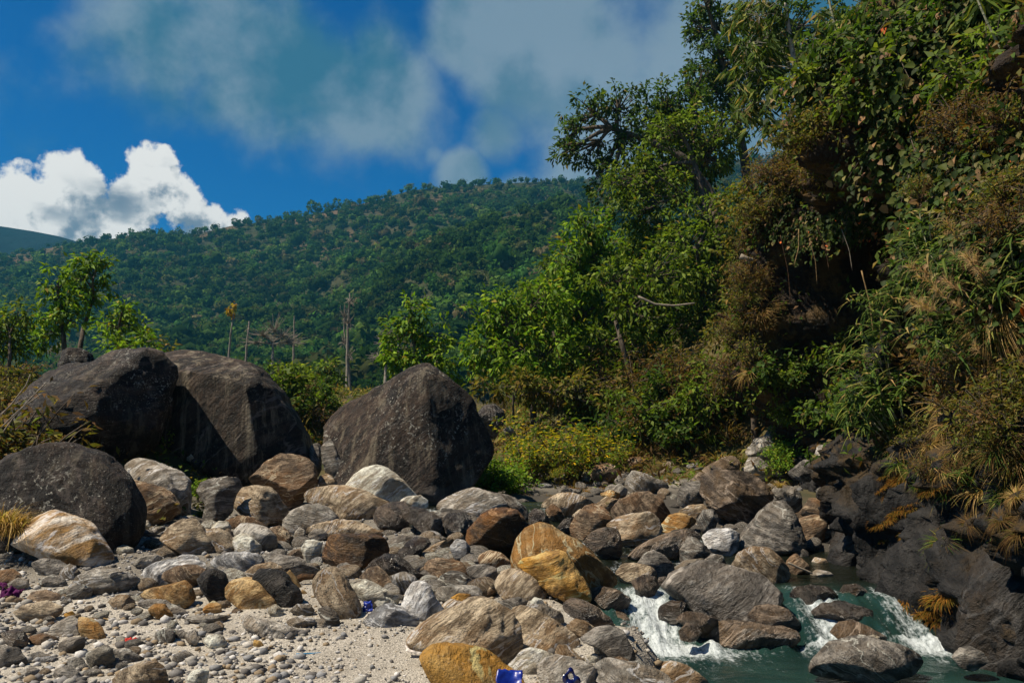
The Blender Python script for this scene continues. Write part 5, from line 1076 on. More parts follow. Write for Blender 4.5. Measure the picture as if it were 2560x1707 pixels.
# ---------------------------------------------------------------- single plants
PR = {
 'green': [shrub_proto(101, 'mid', 520, .11, .05, .8, .6), shrub_proto(102, 'mid', 520, .12, .05, .9, .6), shrub_proto(103, 'dark', 520, .11, .05, .8, .6)],
 'bright': [shrub_proto(111, 'bright', 620, .10, .04, .75, .6), shrub_proto(112, 'bright', 620, .10, .04, .7, .7)],
 'brown': [shrub_proto(121, 'brown', 560, .075, .022, .8, .6, stems=14), shrub_proto(122, 'brown', 560, .08, .022, .7, .6, stems=14), shrub_proto(123, 'olive', 560, .085, .03, .8, .6, stems=12)],
 'yellow': [shrub_proto(131, 'yellow', 640, .07, .035, .9, .65, flowers=34), shrub_proto(132, 'yellow', 640, .07, .035, .8, .7, flowers=26)],
 'tuft': [tuft_proto(141, 'straw', 170, .55, .010, .7, .7), tuft_proto(142, 'brown', 200, .42, .008, .8, .9), tuft_proto(143, 'cane', 130, .5, .014, .7, .7)],
 'plume': [tuft_proto(151, 'straw', 190, .9, .010, .9, .8, plume=3), tuft_proto(152, 'olive', 170, .95, .012, .9, .9, plume=3)],
 'cane': [cane_proto(161), cane_proto(162, 7, 1.1), cane_proto(163, 5, .8, .20, .025)],
 'vine': [vine_proto(171), vine_proto(172), vine_proto(173, n=560)],
 'moss': [tuft_proto(181, 'moss', 520, .075, .006, .5, 1.6, rad=.14), tuft_proto(182, 'moss', 520, .085, .006, .6, 1.6, rad=.18)],
}
VARW = {'green': ['mid-green', 'fresh green', 'dark green'], 'bright': ['upright', 'spreading'], 'brown': ['rusty', 'dull brown', 'olive'], 'yellow': ['taller', 'lower'], 'tuft': ['straw-coloured', 'russet', 'green'], 'plume': ['straw-coloured', 'olive-leaved'], 'cane': ['broad', 'tall', 'short fine'], 'vine': ['loose', 'narrow', 'dense'], 'moss': ['compact', 'shaggy']}
def scatter(kind, n, zone, name, label, cat, group, smin, smax, seed, mode='up', lift=.6, cave_ok=False, y0=5.0):
    rs = np.random.default_rng(seed); zone = np.asarray(zone, float); c = 0; tries = 0
    while c < n and tries < n*40:
        tries += 1; x = rs.uniform(zone[:, 0].min(), zone[:, 0].max()); y = rs.uniform(zone[:, 1].min(), zone[:, 1].max())
        if not point_in(zone, x, y): continue
        h = surf_hit(x, y, y0)
        if h is None: continue
        P, oc = h
        if not oc and river_mask(P[0], P[1]) > .1: continue
        rot = vine_rot(rs) if (mode == 'vine' and oc) else face_rot(P, oc, lift, rs)
        vi = int(rs.integers(len(PR[kind]))); pr = PR[kind][vi]; sc_ = rs.uniform(smin, smax)
        lab = '%s %s %s' % ('large' if sc_ > (smin+smax)/2 else 'small', VARW[kind][vi], label)
        P = P+(np.array([.08, .03, -.03]) if oc else np.array([0, 0, -.03]))
        plant(pr, name, lab, cat, group, P, sc_*min(1.9, max(1, P[1]/13)), rot); c += 1
Zs = lambda *a: [tuple(map(float, q.split(','))) for q in ' '.join(a).split()]
# cliff
scatter('vine', 34, Zs('1900,90 2060,10 2352,0 2352,560 2230,560 2130,400 1990,330 1900,240'), 'vine', 'heart-leaved vine hanging down the upper cliff', 'vine', 'vines on the upper cliff', .9, 1.5, 301, 'vine')
scatter('vine', 10, Zs('2160,350 2352,400 2352,640 2240,640 2180,560'), 'vine', 'heart-leaved vine trailing beside dry twigs below the cliff top', 'vine', 'vines trailing beside the dry twigs', .7, 1.1, 302, 'vine')
scatter('brown', 26, Zs('1745,480 1790,360 1900,330 1990,380 1960,470 1850,480 1760,560'), 'dry_shrub', 'dry shrub along the rim of the dark hollow', 'shrub', 'dry shrubs rimming the hollow', .5, .95, 303)
scatter('brown', 26, Zs('2160,260 2352,220 2352,620 2230,640 2150,560 2100,470'), 'dry_shrub', 'tangled dry shrub between the cliff vines', 'shrub', 'dry shrubs between the vines', .5, .9, 304)
scatter('green', 16, Zs('1850,80 2352,40 2352,330 1980,330 1880,300'), 'shrub', 'shrub growing on the cliff top', 'shrub', 'green shrubs on the cliff top', .8, 1.3, 305)
scatter('green', 12, Zs('1770,880 1960,830 1990,960 1900,1010 1800,990'), 'shrub', 'leafy shrub below the dark hollow', 'shrub', 'green shrubs below the hollow', .55, .9, 306)
scatter('cane', 6, Zs('1990,660 2150,620 2180,760 2010,780'), 'bamboo_grass', 'fine bamboo grass arching inside the dark hollow', 'bamboo grass', 'bamboo grass in the hollow', .6, .95, 307)
scatter('cane', 12, Zs('1990,800 2352,640 2352,880 2120,960 2020,900'), 'bamboo_grass', 'arching green bamboo grass on the cliff below the vines', 'bamboo grass', 'bamboo grass on the cliff', .55, .95, 308)
scatter('cane', 6, Zs('2010,940 2090,940 2100,1040 2020,1040'), 'bamboo_grass', 'thick bright bamboo tuft just above the wet rock face', 'bamboo grass', 'bright bamboo tufts above the wet rock', .6, .9, 309)
scatter('cane', 4, Zs('2185,1090 2260,1090 2270,1150 2190,1150'), 'bamboo_grass', 'bamboo spray on the wet rock face', 'bamboo grass', 'bamboo sprays on the wet rock', .35, .5, 310)
scatter('cane', 3, Zs('2300,1250 2345,1250 2345,1310 2300,1310'), 'bamboo_grass', 'bamboo sprig low on the black cliff foot', 'bamboo grass', 'tiny sprays low on the cliff', .25, .35, 311)
scatter('plume', 6, Zs('2230,700 2352,660 2352,900 2230,900'), 'plume_grass', 'plume grass leaning out from the cliff', 'grass', 'plume grasses on the cliff', .45, .75, 312, lift=1.2)
scatter('tuft', 30, Zs('2100,700 2352,560 2352,1080 2180,1060 2080,960'), 'grass_tuft', 'drooping grass tuft on the cliff face', 'grass', 'dry tufts on the cliff', .45, .8, 313, lift=.9)
scatter('brown', 14, Zs('2120,850 2352,820 2352,1040 2200,1000'), 'dry_shrub', 'low shrub between grass tufts on the cliff', 'shrub', 'russet shrubs among cliff grass', .4, .7, 314)
scatter('moss', 34, Zs('1985,1080 2130,1040 2160,1180 2060,1240 1990,1200'), 'moss_clump', 'rusty moss clump on the ledges above the upper pool', 'moss', 'rusty moss above the upper pool', .5, .9, 315, lift=.9)
scatter('moss', 18, Zs('2060,1330 2160,1330 2180,1430 2080,1440'), 'moss_clump', 'orange moss clump low on the cliff beside the cascade', 'moss', 'orange moss beside the cascade', .7, 1.2, 316, lift=1.0)
scatter('moss', 26, Zs('2200,900 2352,880 2352,1180 2250,1180 2170,1080'), 'moss_clump', 'brown moss clump high on the wet rock face', 'moss', 'brown moss high on the rock face', .5, .9, 317, lift=.9)
scatter('vine', 10, Zs('1790,470 1990,430 2090,470 2060,520 1900,520 1780,560'), 'vine', 'leafy creeper draping over the rim of the dark hollow', 'vine', 'creepers on the rim of the hollow', .6, .95, 318, 'vine')
scatter('brown', 16, Zs('2000,1000 2200,980 2352,1000 2352,1120 2150,1100 2020,1080'), 'dry_shrub', 'heathy shrub above the black slabs', 'shrub', 'heathy shrubs above the black slabs', .3, .55, 319)
scatter('tuft', 14, Zs('1990,1060 2352,1050 2352,1250 2150,1250'), 'grass_tuft', 'wispy grass hanging between the black slabs', 'grass', 'wispy grass between the slabs', .3, .55, 320, lift=.9)
scatter('brown', 22, Zs('1690,500 1770,470 1775,850 1690,880'), 'dry_shrub', 'shrub hanging on the clay buttress', 'shrub', 'brown shrubs on the clay buttress', .45, .75, 341)
scatter('tuft', 12, Zs('1690,560 1775,500 1775,850 1690,880'), 'grass_tuft', 'grass tuft hanging on the clay buttress', 'grass', 'dry tufts on the clay buttress', .5, .8, 342, lift=1.0)
# bank behind the boulders
scatter('brown', 62, Zs('1090,890 1300,870 1700,900 1720,1040 1500,1050 1250,960 1130,960'), 'dry_shrub', 'dry shrub on the grassy bank', 'shrub', 'dry shrubs on the bank', .6, 1.1, 321)
scatter('green', 18, Zs('1350,930 1500,900 1750,960 1750,1060 1500,1080 1300,1030'), 'shrub', 'low shrub on the grassy bank', 'shrub', 'green shrubs on the bank', .6, 1.1, 322)
scatter('yellow', 16, Zs('1190,1060 1380,1050 1430,1085 1340,1115 1200,1115'), 'flowering_shrub', 'yellow-flowered shrub at the foot of the bank', 'shrub', 'yellow-flowered shrubs', .75, 1.05, 323)
scatter('bright', 6, Zs('1095,1130 1190,1118 1210,1140 1110,1150'), 'shrub', 'bright green leafy shrub touching the peaked boulder', 'shrub', 'bright shrubs by the peaked boulder', .62, .85, 324)
scatter('tuft', 18, Zs('1400,990 1720,990 1720,1085 1450,1085'), 'grass_tuft', 'drooping grass tuft along the edge of the bank', 'grass', 'grass tufts along the bank edge', .6, 1.0, 325)
scatter('moss', 14, Zs('1190,1110 1260,1110 1420,1100 1420,1125 1200,1145'), 'moss_clump', 'rusty moss clump beside the tan slab', 'moss', 'rusty moss by the tan slab', .9, 1.4, 326)
scatter('bright', 8, Zs('1730,1040 1840,1030 1850,1075 1750,1080'), 'shrub', 'feathery light green shrub above the hollowed boulder', 'shrub', 'feathery shrubs above the hollowed boulder', .35, .55, 327)
scatter('green', 16, Zs('560,900 770,905 760,990 690,1000 640,930'), 'bush', 'bush on the meadow behind the streaked boulder', 'bush', 'bushes on the meadow', .55, .95, 343, y0=20)
scatter('brown', 14, Zs('600,900 770,915 760,1000 690,1005'), 'dry_shrub', 'weedy shrub on the meadow behind the boulders', 'shrub', 'weedy shrubs on the meadow', .5, .8, 344, y0=20)
scatter('tuft', 22, Zs('1990,960 2352,930 2352,1150 2150,1150 2020,1060'), 'grass_tuft', 'grass tuft fringing the top of the black slabs', 'grass', 'tufts fringing the black slabs', .4, .7, 345, lift=.9)
# left bank
scatter('brown', 16, Zs('0,770 130,770 130,860 60,900 0,960'), 'dry_shrub', 'shrub on the low bank beside the giants', 'shrub', 'golden shrubs on the low bank', .6, 1.0, 331, y0=11.5)
scatter('yellow', 10, Zs('0,790 130,790 130,850 0,900'), 'shrub', 'yellow-green shrub on the low bank beside the giants', 'shrub', 'yellow-green shrubs on the low bank', .6, .9, 332, y0=11.5)
scatter('plume', 4, Zs('20,770 170,770 170,800 20,800'), 'plume_grass', 'plume grass rising over the shrubby low bank', 'grass', 'plume grasses on the low bank', .9, 1.3, 333, y0=12.5)
def lone(kind, i, x, y, Y, name, label, cat, s, rot=(0, 0, 0)): plant(PR[kind][i], name, label, cat, None, atD(x, y, Y), s, rot)
for k, (x, y) in enumerate([(8, 1245), (28, 1240), (0, 1225), (40, 1248), (18, 1235)]):
    plant(PR['tuft'][0], 'grass_tuft', 'straw-yellow grass tuft beside the round dark speckled boulder', 'grass', 'straw tufts by the dark boulder', atD(x, y-15, 9.45), .95, (0, 0, k*1.3))
lone('bright', 0, 385, 1045, 14.6, 'sapling', 'leafy green sapling sprouting between the two left giants', 'plant', .62)
lone('bright', 1, 455, 1150, 13.3, 'sapling', 'green grassy plant in the cleft beside the upright grey boulder', 'plant', .45)
lone('tuft', 2, 462, 1185, 12.6, 'grass_tuft', 'small green grass tuft in the cleft under the cleft plant', 'grass', .5)
lone('tuft', 2, 652, 1278, 9.9, 'grass_tuft', 'small dark green grass tuft among the cobbles', 'grass', .22)
lone('tuft', 1, 190, 1205, 9.9, 'grass_tuft', 'little dry tuft between quartz-banded and dark boulders', 'grass', .35)
lone('yellow', 1, 1275, 1105, 15.5, 'fern', 'yellow-green fern at the edge of the tan slab', 'plant', .35)
lone('cane', 2, 1395, 1165, 11.5, 'grass_tuft', 'few green blades sprouting on the hollowed boulder', 'grass', .12)
lone('tuft', 0, 1790, 1120, 11.9, 'grass_tuft', 'dry grass tuft on the shoulder of the hollowed boulder', 'grass', .4)
for k, (x, sc, kd, i) in enumerate([(-20, 2.3, 'brown', 0), (15, 2.0, 'brown', 2), (38, 1.9, 'brown', 2), (-5, 2.3, 'brown', 1), (60, 1.7, 'brown', 1)]):
    Yp = 12.0+.15*k; X = (x-1176)/1960*Yp
    plant(PR[kd][i], 'shrub', ['tall russet shrub pressed against the overhanging boulder', 'tall olive shrub pressed against the overhanging boulder', 'olive shrub at the corner of the overhanging boulder', 'tall gold-flecked shrub beside the overhanging boulder', 'thin brown shrub on the flank of the overhanging boulder'][k], 'shrub', None, (X, Yp, float(H(X, Yp))-.05), sc, (0, 0, k*1.7))
# ================================================================ hills and far forest
def ridge_rows(x, pts): return np.interp(x, [p[0] for p in pts], [p[1] for p in pts])
RIDGE = [(-2500, 560), (-900, 640), (-300, 600), (0, 572), (170, 540), (300, 524), (440, 520), (540, 496), (620, 490), (700, 476), (850, 444), (940, 416), (1050, 406), (1180, 399), (1330, 392), (1500, 372), (1700, 345), (2000, 330), (2400, 420), (3500, 560), (5000, 700)]
SPUR = [(-2500, 930), (300, 925), (500, 880), (640, 800), (760, 720), (850, 650), (960, 555), (1050, 510), (1200, 468), (1330, 438), (1500, 420), (1800, 430), (2400, 560), (3500, 800), (5000, 930)]
def hill_z(xd, r, pts, r0, r1, z0, seed, p=1.0):
    row = ridge_rows(xd, pts)+14; zr = CAMZ+(930-row)/1960*r1
    t = np.clip((r-r0)/(r1-r0), 0, 1.6); body = np.where(t <= 1, z0+(zr-z0)*t**p, zr-(t-1)*1.2*np.maximum(zr-z0, 10)+0)
    X = (xd-1176)/1960*r; q = np.stack([X, r, r*0], -1).reshape(-1, 3)/(r1*.16)
    n = (fbm(q+seed, 4).reshape(np.shape(r)))*(r1*.024)*np.clip(t*2.5, 0, 1)*np.clip((1-t)*2.2+.05, 0.05, 1)
    return X, body+n
def mat_hill():
    m, b = new_mat('hillside'); v = objco(b); n = b.noise(v, .012, 6, .6); n2 = b.noise(v, .09, 5, .6)
    c = b.mix(b.ramp(n2, .35, .65), (.018, .024, .009), (.045, .045, .02)); c = b.mix(b.math('MULTIPLY', b.ramp(n, .46, .60), attr(b, 'bare')), c, b.mix(n2, (.13, .075, .045), (.075, .055, .035)))
    finish(b, c, .95, n2, .6, 2.0, .1); return m
M_HILL = mat_hill()
def hill(name, label, pts, r0, r1, z0, seed, p=1.0, bare=0.):
    xd = np.linspace(-2400, 4900, 330); t = np.concatenate([np.linspace(0, 1, 90), np.linspace(1.03, 1.5, 14)]); XD, T = np.meshgrid(xd, t, indexing='ij'); R = r0+T*(r1-r0)
    X, Z = hill_z(XD, R, pts, r0, r1, z0, seed, p)
    ba = bare*sm(T, .62, .85)*(1-sm(XD, 900, 1150))
    o = mk(name, np.stack([X, R, Z], -1).reshape(-1, 3), grid_faces(len(xd), len(t)), M_HILL, attrs={'bare': ba.ravel()})
    return tag(o, label, kind='structure')
hill('hill', 'long forested ridge closing the valley', RIDGE, 190, 640, 1.8, 11, 1.38, 1.0)
hill('hill', 'nearer forested spur sloping down to the valley floor', SPUR, 140, 360, 1.6, 23, 1.25)
FAR = [(-2500, 300), (-900, 420), (-300, 470), (-60, 492), (0, 500), (60, 510), (120, 522), (180, 540), (260, 570), (400, 640), (900, 800), (5000, 900)]
def far_mountain():
    xd = np.linspace(-2400, 1500, 160); t = np.linspace(0, 1.4, 40); XD, T = np.meshgrid(xd, t, indexing='ij'); R = 500+T*500
    X, Z = hill_z(XD, R, FAR, 500, 1000, 0, 37, 1.0)
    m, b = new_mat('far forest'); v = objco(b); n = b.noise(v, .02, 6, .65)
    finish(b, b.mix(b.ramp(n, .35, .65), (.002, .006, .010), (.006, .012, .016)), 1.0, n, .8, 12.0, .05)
    tag(mk('mountain', np.stack([X, R, Z], -1).reshape(-1, 3), grid_faces(len(xd), len(t)), m, attrs=None), 'distant blue forested mountain under the white cloud', kind='structure')
far_mountain()
_tv = []
def crown_variant(k, nq):
    rs = np.random.default_rng(700+k); lob = unit(rs.normal(size=(6, 3))*np.array([1, 1, .7]))*np.array([.55, .55, .4]); lr = rs.uniform(.38, .6, 6)
    c = rs.integers(6, size=nq); d = unit(rs.normal(size=(nq, 3))+np.array([0, -.1, .35])); P = lob[c]+d*lr[c][:, None]; P[:, 2] = P[:, 2]*.9+.95
    return P, d
def forest(name, label, pts, r0, r1, z0, seed, p, N, smin, smax, nq, tmin, xr, thin):
    rs = np.random.default_rng(seed); xd = rs.uniform(xr[0], xr[1], N); t = tmin+rs.random(N)**.85*(1.005-tmin); R = r0+t*(r1-r0)
    X, Z = hill_z(xd, R, pts, r0, r1, z0, seed_of[name], p)
    q = np.stack([X, R, R*0], 1)*.012; f = fbm(q, 3)
    keep = rs.random(N) > thin*sm(t, .6, .9)*(1-sm(xd, 900, 1200))*sm(f, -.15, .25); xd, t, R, X, Z, f = xd[keep], t[keep], R[keep], X[keep], Z[keep], f[keep]; N = len(X)
    s = rs.uniform(smin, smax, N)*(1-.25*sm(t, .85, 1))*np.where(rs.random(N) < .06, 1.5, 1); var = [crown_variant(k, nq) for k in range(7)]
    kinds = np.array([[.020, .048, .012], [.030, .062, .014], [.045, .085, .018], [.065, .105, .022], [.060, .070, .026], [.10, .085, .045], [.035, .085, .020]])
    w = np.array([4, 4, 3, 1.6, 2.2, .9, 1.5]); w /= w.sum(); kc = kinds[rs.choice(7, size=N, p=w)]*rs.uniform(.75, 1.25, (N, 1))*1.1*(1+.75*np.clip(fbm(np.stack([X, R, R*0], 1)*.022+3, 2), -.6, .8))[:, None]
    VV, CC, FF = [], [], []; off = 0; n1, F1 = ico(1)
    for k in range(7):
        i = np.arange(k, N, 7); P, d = var[k]; n = len(i); a = rs.uniform(0, 6.28, n); ca, sa = np.cos(a)[:, None], np.sin(a)[:, None]
        hs = rs.uniform(.85, 1.35, n)[:, None]; sc = s[i][:, None, None]*np.stack([np.ones((n, 1)), np.ones((n, 1)), hs], -1); O = np.stack([X[i], R[i], Z[i]-.2*s[i]], 1)[:, None]
        def rot(M): return np.stack([M[:, 0]*ca-M[:, 1]*sa, M[:, 0]*sa+M[:, 1]*ca, np.broadcast_to(M[:, 2], (n, len(M)))], -1)
        core = n1*(.62+.4*fbm(n1*1.7+k*5, 2))[:, None]*np.array([1, 1, .78])+np.array([0, 0, .95])
        VV.append((rot(core)*sc+O).reshape(-1, 3)); CC.append(np.repeat(kc[i], len(n1), 0)*.8); FF.append((F1[None]+np.arange(n)[:, None, None]*len(n1)).reshape(-1, 3)+off); off += n*len(n1)
        c = rot(P)*sc+O; dd = unit(rot(d)+rs.normal(size=(n, nq, 3))*.5); u = unit(np.cross(dd, rs.normal(size=(n, nq, 3)))); v = np.cross(dd, u)
        h = (s[i]*.19)[:, None, None]*rs.uniform(.5, 1.3, (n, nq, 1))
        VV.append(np.stack([c-u*h, c+u*h*.8-v*h*.7, c+u*h*.5+v*h], 2).reshape(-1, 3))
        CC.append(np.repeat((kc[i][:, None]*rs.uniform(.45, 1.75, (n, nq, 1))).reshape(-1, 3), 3, 0)); FF.append(np.arange(n*nq*3).reshape(-1, 3)+off); off += n*nq*3
    V = np.concatenate(VV); C = np.concatenate(CC); Fc = np.concatenate(FF)
    tag(mk(name, V, Fc, M_FAR, smooth=False, col=C), label, 'forest', kind='stuff')
seed_of = {'ridge_forest': 11, 'spur_forest': 23, 'valley_forest': 11}
forest('ridge_forest', 'dense mixed forest covering the far ridge', RIDGE, 190, 640, 1.8, 811, 1.38, 8800, 1.5, 4.6, 58, .0, (-250, 1900), .35)
forest('spur_forest', 'dense bright forest on the nearer spur', SPUR, 140, 360, 1.6, 823, 1.25, 2600, 1.5, 4.2, 84, .0, (380, 1900), 0)
def ridge_trees():
    rs = np.random.default_rng(55)
    spots = [(708, 15), (722, 12), (745, 10), (768, 12), (790, 9), (650, 9), (610, 8), (585, 9), (560, 8), (530, 9), (480, 7), (445, 8), (400, 9), (330, 8), (290, 9), (240, 7), (865, 6), (1210, 7), (1290, 8), (680, 8), (820, 7), (360, 8)]
    for k, (x, h) in enumerate(spots):
        r = np.array([636.0]); X, Z = hill_z(np.array([float(x)]), r, RIDGE, 190, 640, 1.8, 11, 1.38); B = np.array([X[0], 636., Z[0]-.5]); hh = h*.33
        e = empty('ridge_tree', tuple(B)); tag(e, 'dark tree standing out singly on the skyline ridge', 'tree', 'trees singled out on the ridge line')
        w, c = Acc(), Acc(); w.add(*tube(np.array([[0, 0, 0], [.2, 0, hh*.8], [0, 0, hh*1.5]]), [.3, .22, .08], 6)); n = 90
        d = unit(rs.normal(size=(n, 3))); P = d*rs.random((n, 1))**.4*np.array([hh*.62, hh*.62, hh*.8])+np.array([0, 0, hh*1.5])
        c.add(*leaf_quads(P, d, rs.normal(size=(n, 3)), hh*.42, hh*.36, pick(rs, PAL['dark'], n))); w.build('trunk', M_BARK, e); c.build('crown', M_FAR, e, smooth=False)
ridge_trees()
# ================================================================ litter, sticks and roots
def plain(name, c, rough=.5, spec=.5, c2=None):
    m, b = new_mat(name); v = objco(b); n = b.noise(v, 22, 4, .6)
    finish(b, b.mix(b.ramp(n, .35, .65), c, c2 or tuple(x*.6 for x in c)), rough, n, .3, .005, spec); return m
def sheet(name, label, cat, mat, x, y, grid, rot=(0, 0, 0), thick=.003, lift=.0, Y=None):
    G = np.asarray(grid, float); nu, nv = G.shape[:2]; V = G.reshape(-1, 3); n = len(V); low = V-np.array([0, 0, thick]); f = grid_faces(nu, nv)
    ring = [(i, 0) for i in range(nu)]+[(nu-1, j) for j in range(1, nv)]+[(i, nv-1) for i in range(nu-2, -1, -1)]+[(0, j) for j in range(nv-2, 0, -1)]
    r = np.array([i*nv+j for i, j in ring]); r2 = np.roll(r, -1)
    Fc = np.concatenate([f[:, ::-1], f+n, np.stack([r, r2, r2+n, r+n], 1)])
    Yg = Y or ground(x, y); P = at(x, y, Yg); o = mk(name, np.vstack([V, low]), Fc, mat); o.location = (P[0], Yg, P[2]+lift); o.rotation_euler = rot
    return tag(o, label, cat)
def crumple(w, h, seed, amp=.25, nu=14, nv=12, curl=0., taper=0.):
    u, v = np.meshgrid(np.linspace(-1, 1, nu), np.linspace(-1, 1, nv), indexing='ij'); p = np.stack([u.ravel()*1.1+seed, v.ravel()*1.1, u.ravel()*0+seed*.7], 1); s = max(w, h)
    z = (amp*s*fbm(p, 3)+.12*amp*s*fbm(p*3, 2)).reshape(u.shape)+curl*s*(u**2); e = 1+.18*fbm(p*1.6+9, 2).reshape(u.shape)
    return np.stack([u*w/2*e*(1-taper*(v+1)/2), v*h/2*e, z+.4*amp*s], -1)
A_ = lambda x, y: (x/CROP['A'][2], 1200+y/CROP['A'][2])
B_ = lambda x, y: (800+x/CROP['B'][2], 1200+y/CROP['B'][2])
M_BLUE = plain('glossy blue foil', (.003, .010, .16), .35, .5, (.008, .03, .26)); M_NAVY = plain('dark blue foil', (.004, .006, .07), .2, .7); M_PURPLE = plain('purple cloth', (.09, .008, .07), .85, .2)
M_RED = plain('red scrap', (.50, .02, .008), .6, .3); M_WHITE = plain('white scrap', (.70, .64, .58), .6, .3); M_CYAN = plain('faded blue plastic', (.01, .17, .33), .4, .4)
M_CHAR = plain('charred wood', (.02, .014, .01), .9, .1, (.09, .05, .025)); M_STICK = plain('dry bamboo piece', (.30, .20, .09), .7, .2, (.16, .10, .04)); M_TWIG = plain('grey twig', (.30, .25, .19), .8, .2)
sheet('foil_wrapper', 'shiny blue foil wrapper with pointed corner leaning on the golden boulder', 'wrapper', M_BLUE, 1272, 1730, crumple(.14, .14, 3, .10, curl=.16), (.9, .12, .1), lift=.05, Y=4.86)
def holed_wrapper():
    n = 36; t = np.arange(n)/n*2*np.pi; R = .050*(1+.22*np.cos(4*t+.4)+.10*np.cos(3*t)); r = .016
    out = np.stack([np.cos(t)*R*.9, np.sin(t)*R*1.15, .006*np.sin(3*t)], 1); inn = np.stack([np.cos(t)*r, np.sin(t)*r+.018, t*0], 1); th = np.array([0, 0, .003])
    V = np.vstack([out, inn, out-th, inn-th]); i = np.arange(n); j = (i+1) % n
    Fc = np.concatenate([np.stack([i, j, n+j, n+i], 1), np.stack([2*n+j, 2*n+i, 3*n+i, 3*n+j], 1), np.stack([j, i, 2*n+i, 2*n+j], 1), np.stack([n+i, n+j, 3*n+j, 3*n+i], 1)])
    o = mk('foil_wrapper', V, Fc, M_NAVY); P = at(1427, 1698, 5.0); o.location = tuple(P); o.rotation_euler = (1.15, .1, .15); tag(o, 'dark blue wrapper scrap with a round hole on the grainy boulder', 'wrapper')
holed_wrapper()
sheet('paper_scrap', 'creased white paper scrap under the large rough boulder', 'paper', M_WHITE, *B_(620, 1135), crumple(.13, .07, 5, .12), (.35, .1, .2), lift=.03)
sheet('plastic_scrap', 'small shiny blue and white plastic scrap wedged among rocks', 'plastic', M_BLUE, *B_(312, 858), crumple(.075, .085, 7, .25), (1.1, 0, .2), lift=.04)
sheet('cloth_rag', 'crumpled purple cloth rag between grey stones', 'rag', M_PURPLE, *A_(75, 770), crumple(.17, .12, 9, .42, 22, 18), (.3, .05, .2), lift=.02)
sheet('cloth_rag', 'torn purple cloth strip beside the crumpled rag', 'rag', M_PURPLE, *A_(12, 712), crumple(.12, .04, 11, .3), (.3, .05, -.3), lift=.03)
sheet('red_scrap', 'small red paper scrap on the gravel', 'scrap', M_RED, *A_(858, 1060), crumple(.085, .04, 13, .3), (.2, 0, .3), lift=.01)
sheet('red_scrap', 'thin red paper scrap lying on top of the ochre oval stone', 'scrap', M_RED, *A_(1605, 682), crumple(.14, .035, 15, .2), (.2, .05, 0), lift=.0, Y=8.25)
def stick(name, label, cat, mat, pts, r, Y=None, sides=8):
    P = []
    for (x, y) in pts:
        Yg = Y or ground(x, y); P.append(at(x, y, Yg))
    P = np.array(P); t = np.linspace(0, 1, len(P)); ti = np.linspace(0, 1, 10); Q = np.stack([np.interp(ti, t, P[:, k]) for k in range(3)], 1); Q += .15*r*fbm(Q*9, 2)[:, None]; c = Q[0].copy()
    o = mk(name, *cap_tube(Q-c, np.asarray(r) if np.ndim(r) else np.linspace(r, r*.8, 10), sides), mat); o.location = tuple(c); return tag(o, label, cat)
stick('plastic_pen', 'slim blue plastic pen lying on the sand', 'pen', M_CYAN, [A_(1935, 1137), A_(2100, 1127)], .008)
sheet('plastic_scrap', 'tiny blue plastic chip beside the pen', 'plastic', M_CYAN, *A_(1860, 1142), crumple(.035, .02, 17, .2), lift=.004)
stick('red_string', 'red string lying on the sand below the swirled slab', 'string', M_RED, [B_(340, 1000), B_(385, 1006), B_(435, 1013)], .005)
stick('burnt_stick', 'charred bamboo stick with a pale cut end', 'stick', M_STICK, [A_(1960, 735), A_(2000, 770), A_(2062, 812)], .036, 7.7)
stick('burnt_stick', 'charred bamboo stick propped on the soot-black boulder', 'stick', M_STICK, [A_(1875, 600), A_(1925, 650), A_(1965, 720)], .032, 8.0)
stick('burnt_stick', 'blackened branch stub behind the burnt sticks', 'stick', M_CHAR, [A_(1940, 650), A_(1990, 625), A_(2055, 632)], .034, 8.1)
stick('twig', 'thin brown twig on the gravel', 'twig', M_STICK, [A_(605, 892), A_(700, 905), A_(830, 948)], .006)
stick('twig', 'long pale twig fallen across the upper pool edge', 'twig', M_TWIG, [(1660+740/2.3867, 1050+850/2.3867), (1660+820/2.3867, 1050+885/2.3867), (1660+885/2.3867, 1050+912/2.3867)], .012, 9.0)
stick('twig', 'brown twig standing between two gravel cobbles', 'twig', M_STICK, [A_(955, 320), A_(1000, 300)], .006)
F_ = lambda x, y: (1660+x/CROP['F'][2], 550+y/CROP['F'][2])
stick('root', 'pale curved root hooking out of the clay buttress', 'root', M_TWIG, [F_(500, 235), F_(560, 260), F_(610, 252), F_(655, 215)], .05, 16.2)
stick('branch', 'pale bare branch in front of the shaded trees', 'branch', M_TWIG, [F_(-170, 500), F_(-60, 550), F_(60, 560), F_(200, 545)], .03, 21)
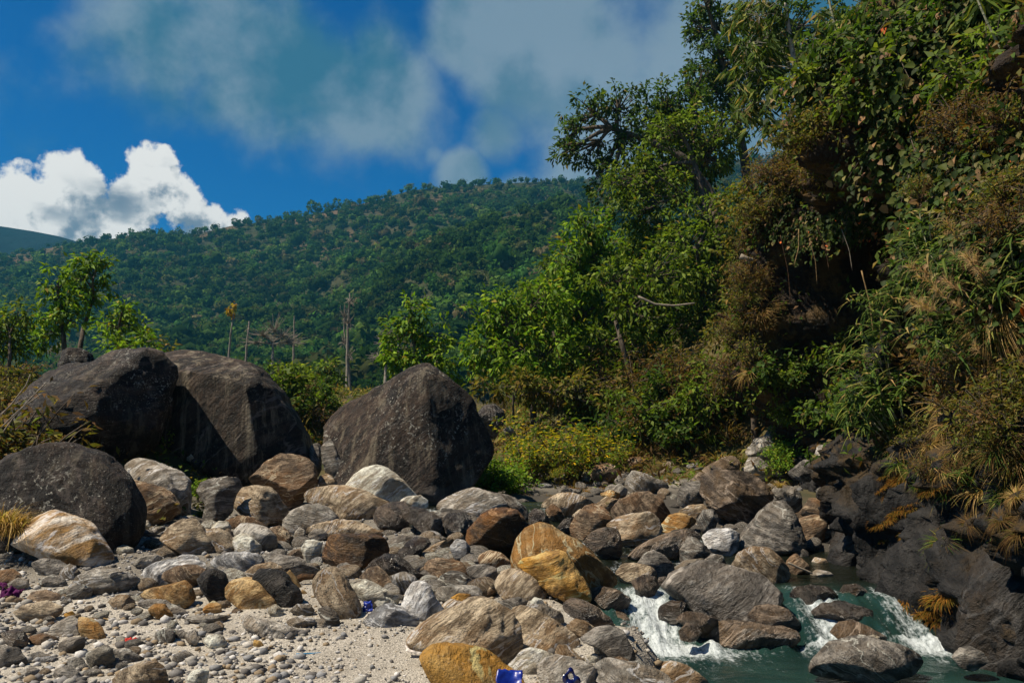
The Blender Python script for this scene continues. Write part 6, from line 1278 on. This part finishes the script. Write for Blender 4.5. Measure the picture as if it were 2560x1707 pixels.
stick('branch', 'dark bare branch pointing out of the wood at the buttress', 'branch', M_CHAR, [F_(350, 615), F_(450, 660), F_(560, 700)], .04, 18)
for k, (x0, y0_, x1, y1_) in enumerate([(1000, 40, 1080, 330), (1160, 60, 1230, 330), (880, 60, 850, 300), (1290, 330, 1370, 760), (760, 100, 830, 560), (950, 120, 1000, 420)]):
    stick('hanging_root', ['thin root hanging at the back of the dark hollow', 'pale thin root dangling from the rim of the hollow', 'short root hanging beside the clay buttress', 'long stem leaning below the hollow', 'dark root trailing down the left of the hollow', 'wispy root in the middle of the hollow'][k], 'root', [M_CHAR, M_TWIG, M_STICK, M_STICK, M_CHAR, M_STICK][k], [F_(x0, y0_), F_((x0+x1)/2+15, (y0_+y1_)/2), F_(x1, y1_)], [.010, .006, .009, .012, .007, .005][k], 12.6, 5)
for k, pts in enumerate([[(-5, 1010), (30, 960), (70, 915), (105, 880)], [(0, 985), (45, 940), (95, 905)], [(-5, 960), (25, 930), (60, 885), (70, 860)]]):
    stick('twig', ['arching bare twig over the overhanging boulder', 'forked bare twig lying on the overhanging boulder', 'upright bare twig beside the overhanging boulder'][k], 'twig', M_TWIG, [(x*K, y*K) for x, y in pts], .010, 11.3)
# ---------------------------------------------------------------- air
def haze():
    x, y0, y1, z0, z1 = 4200, -400, 1800, -8, 262
    V = np.array([(a, b, c) for a in (-x, x) for b in (y0, y1) for c in (z0, z1)], float)
    Fc = np.array([(0, 1, 3, 2), (4, 6, 7, 5), (0, 4, 5, 1), (2, 3, 7, 6), (0, 2, 6, 4), (1, 5, 7, 3)])
    m = bpy.data.materials.new('haze'); m.use_nodes = True; m.node_tree.nodes.clear(); b = NB(m.node_tree)
    v = b.node('ShaderNodeVolumePrincipled'); v.inputs['Color'].default_value = (.10, .48, .72, 1); v.inputs['Density'].default_value = .00026; v.inputs['Anisotropy'].default_value = .2
    o = b.node('ShaderNodeOutputMaterial'); b.l.new(v.outputs[0], o.inputs['Volume'])
    tag(mk('haze', V, Fc, m, smooth=False), 'thin blue haze filling the valley air', 'haze', kind='stuff')
haze()
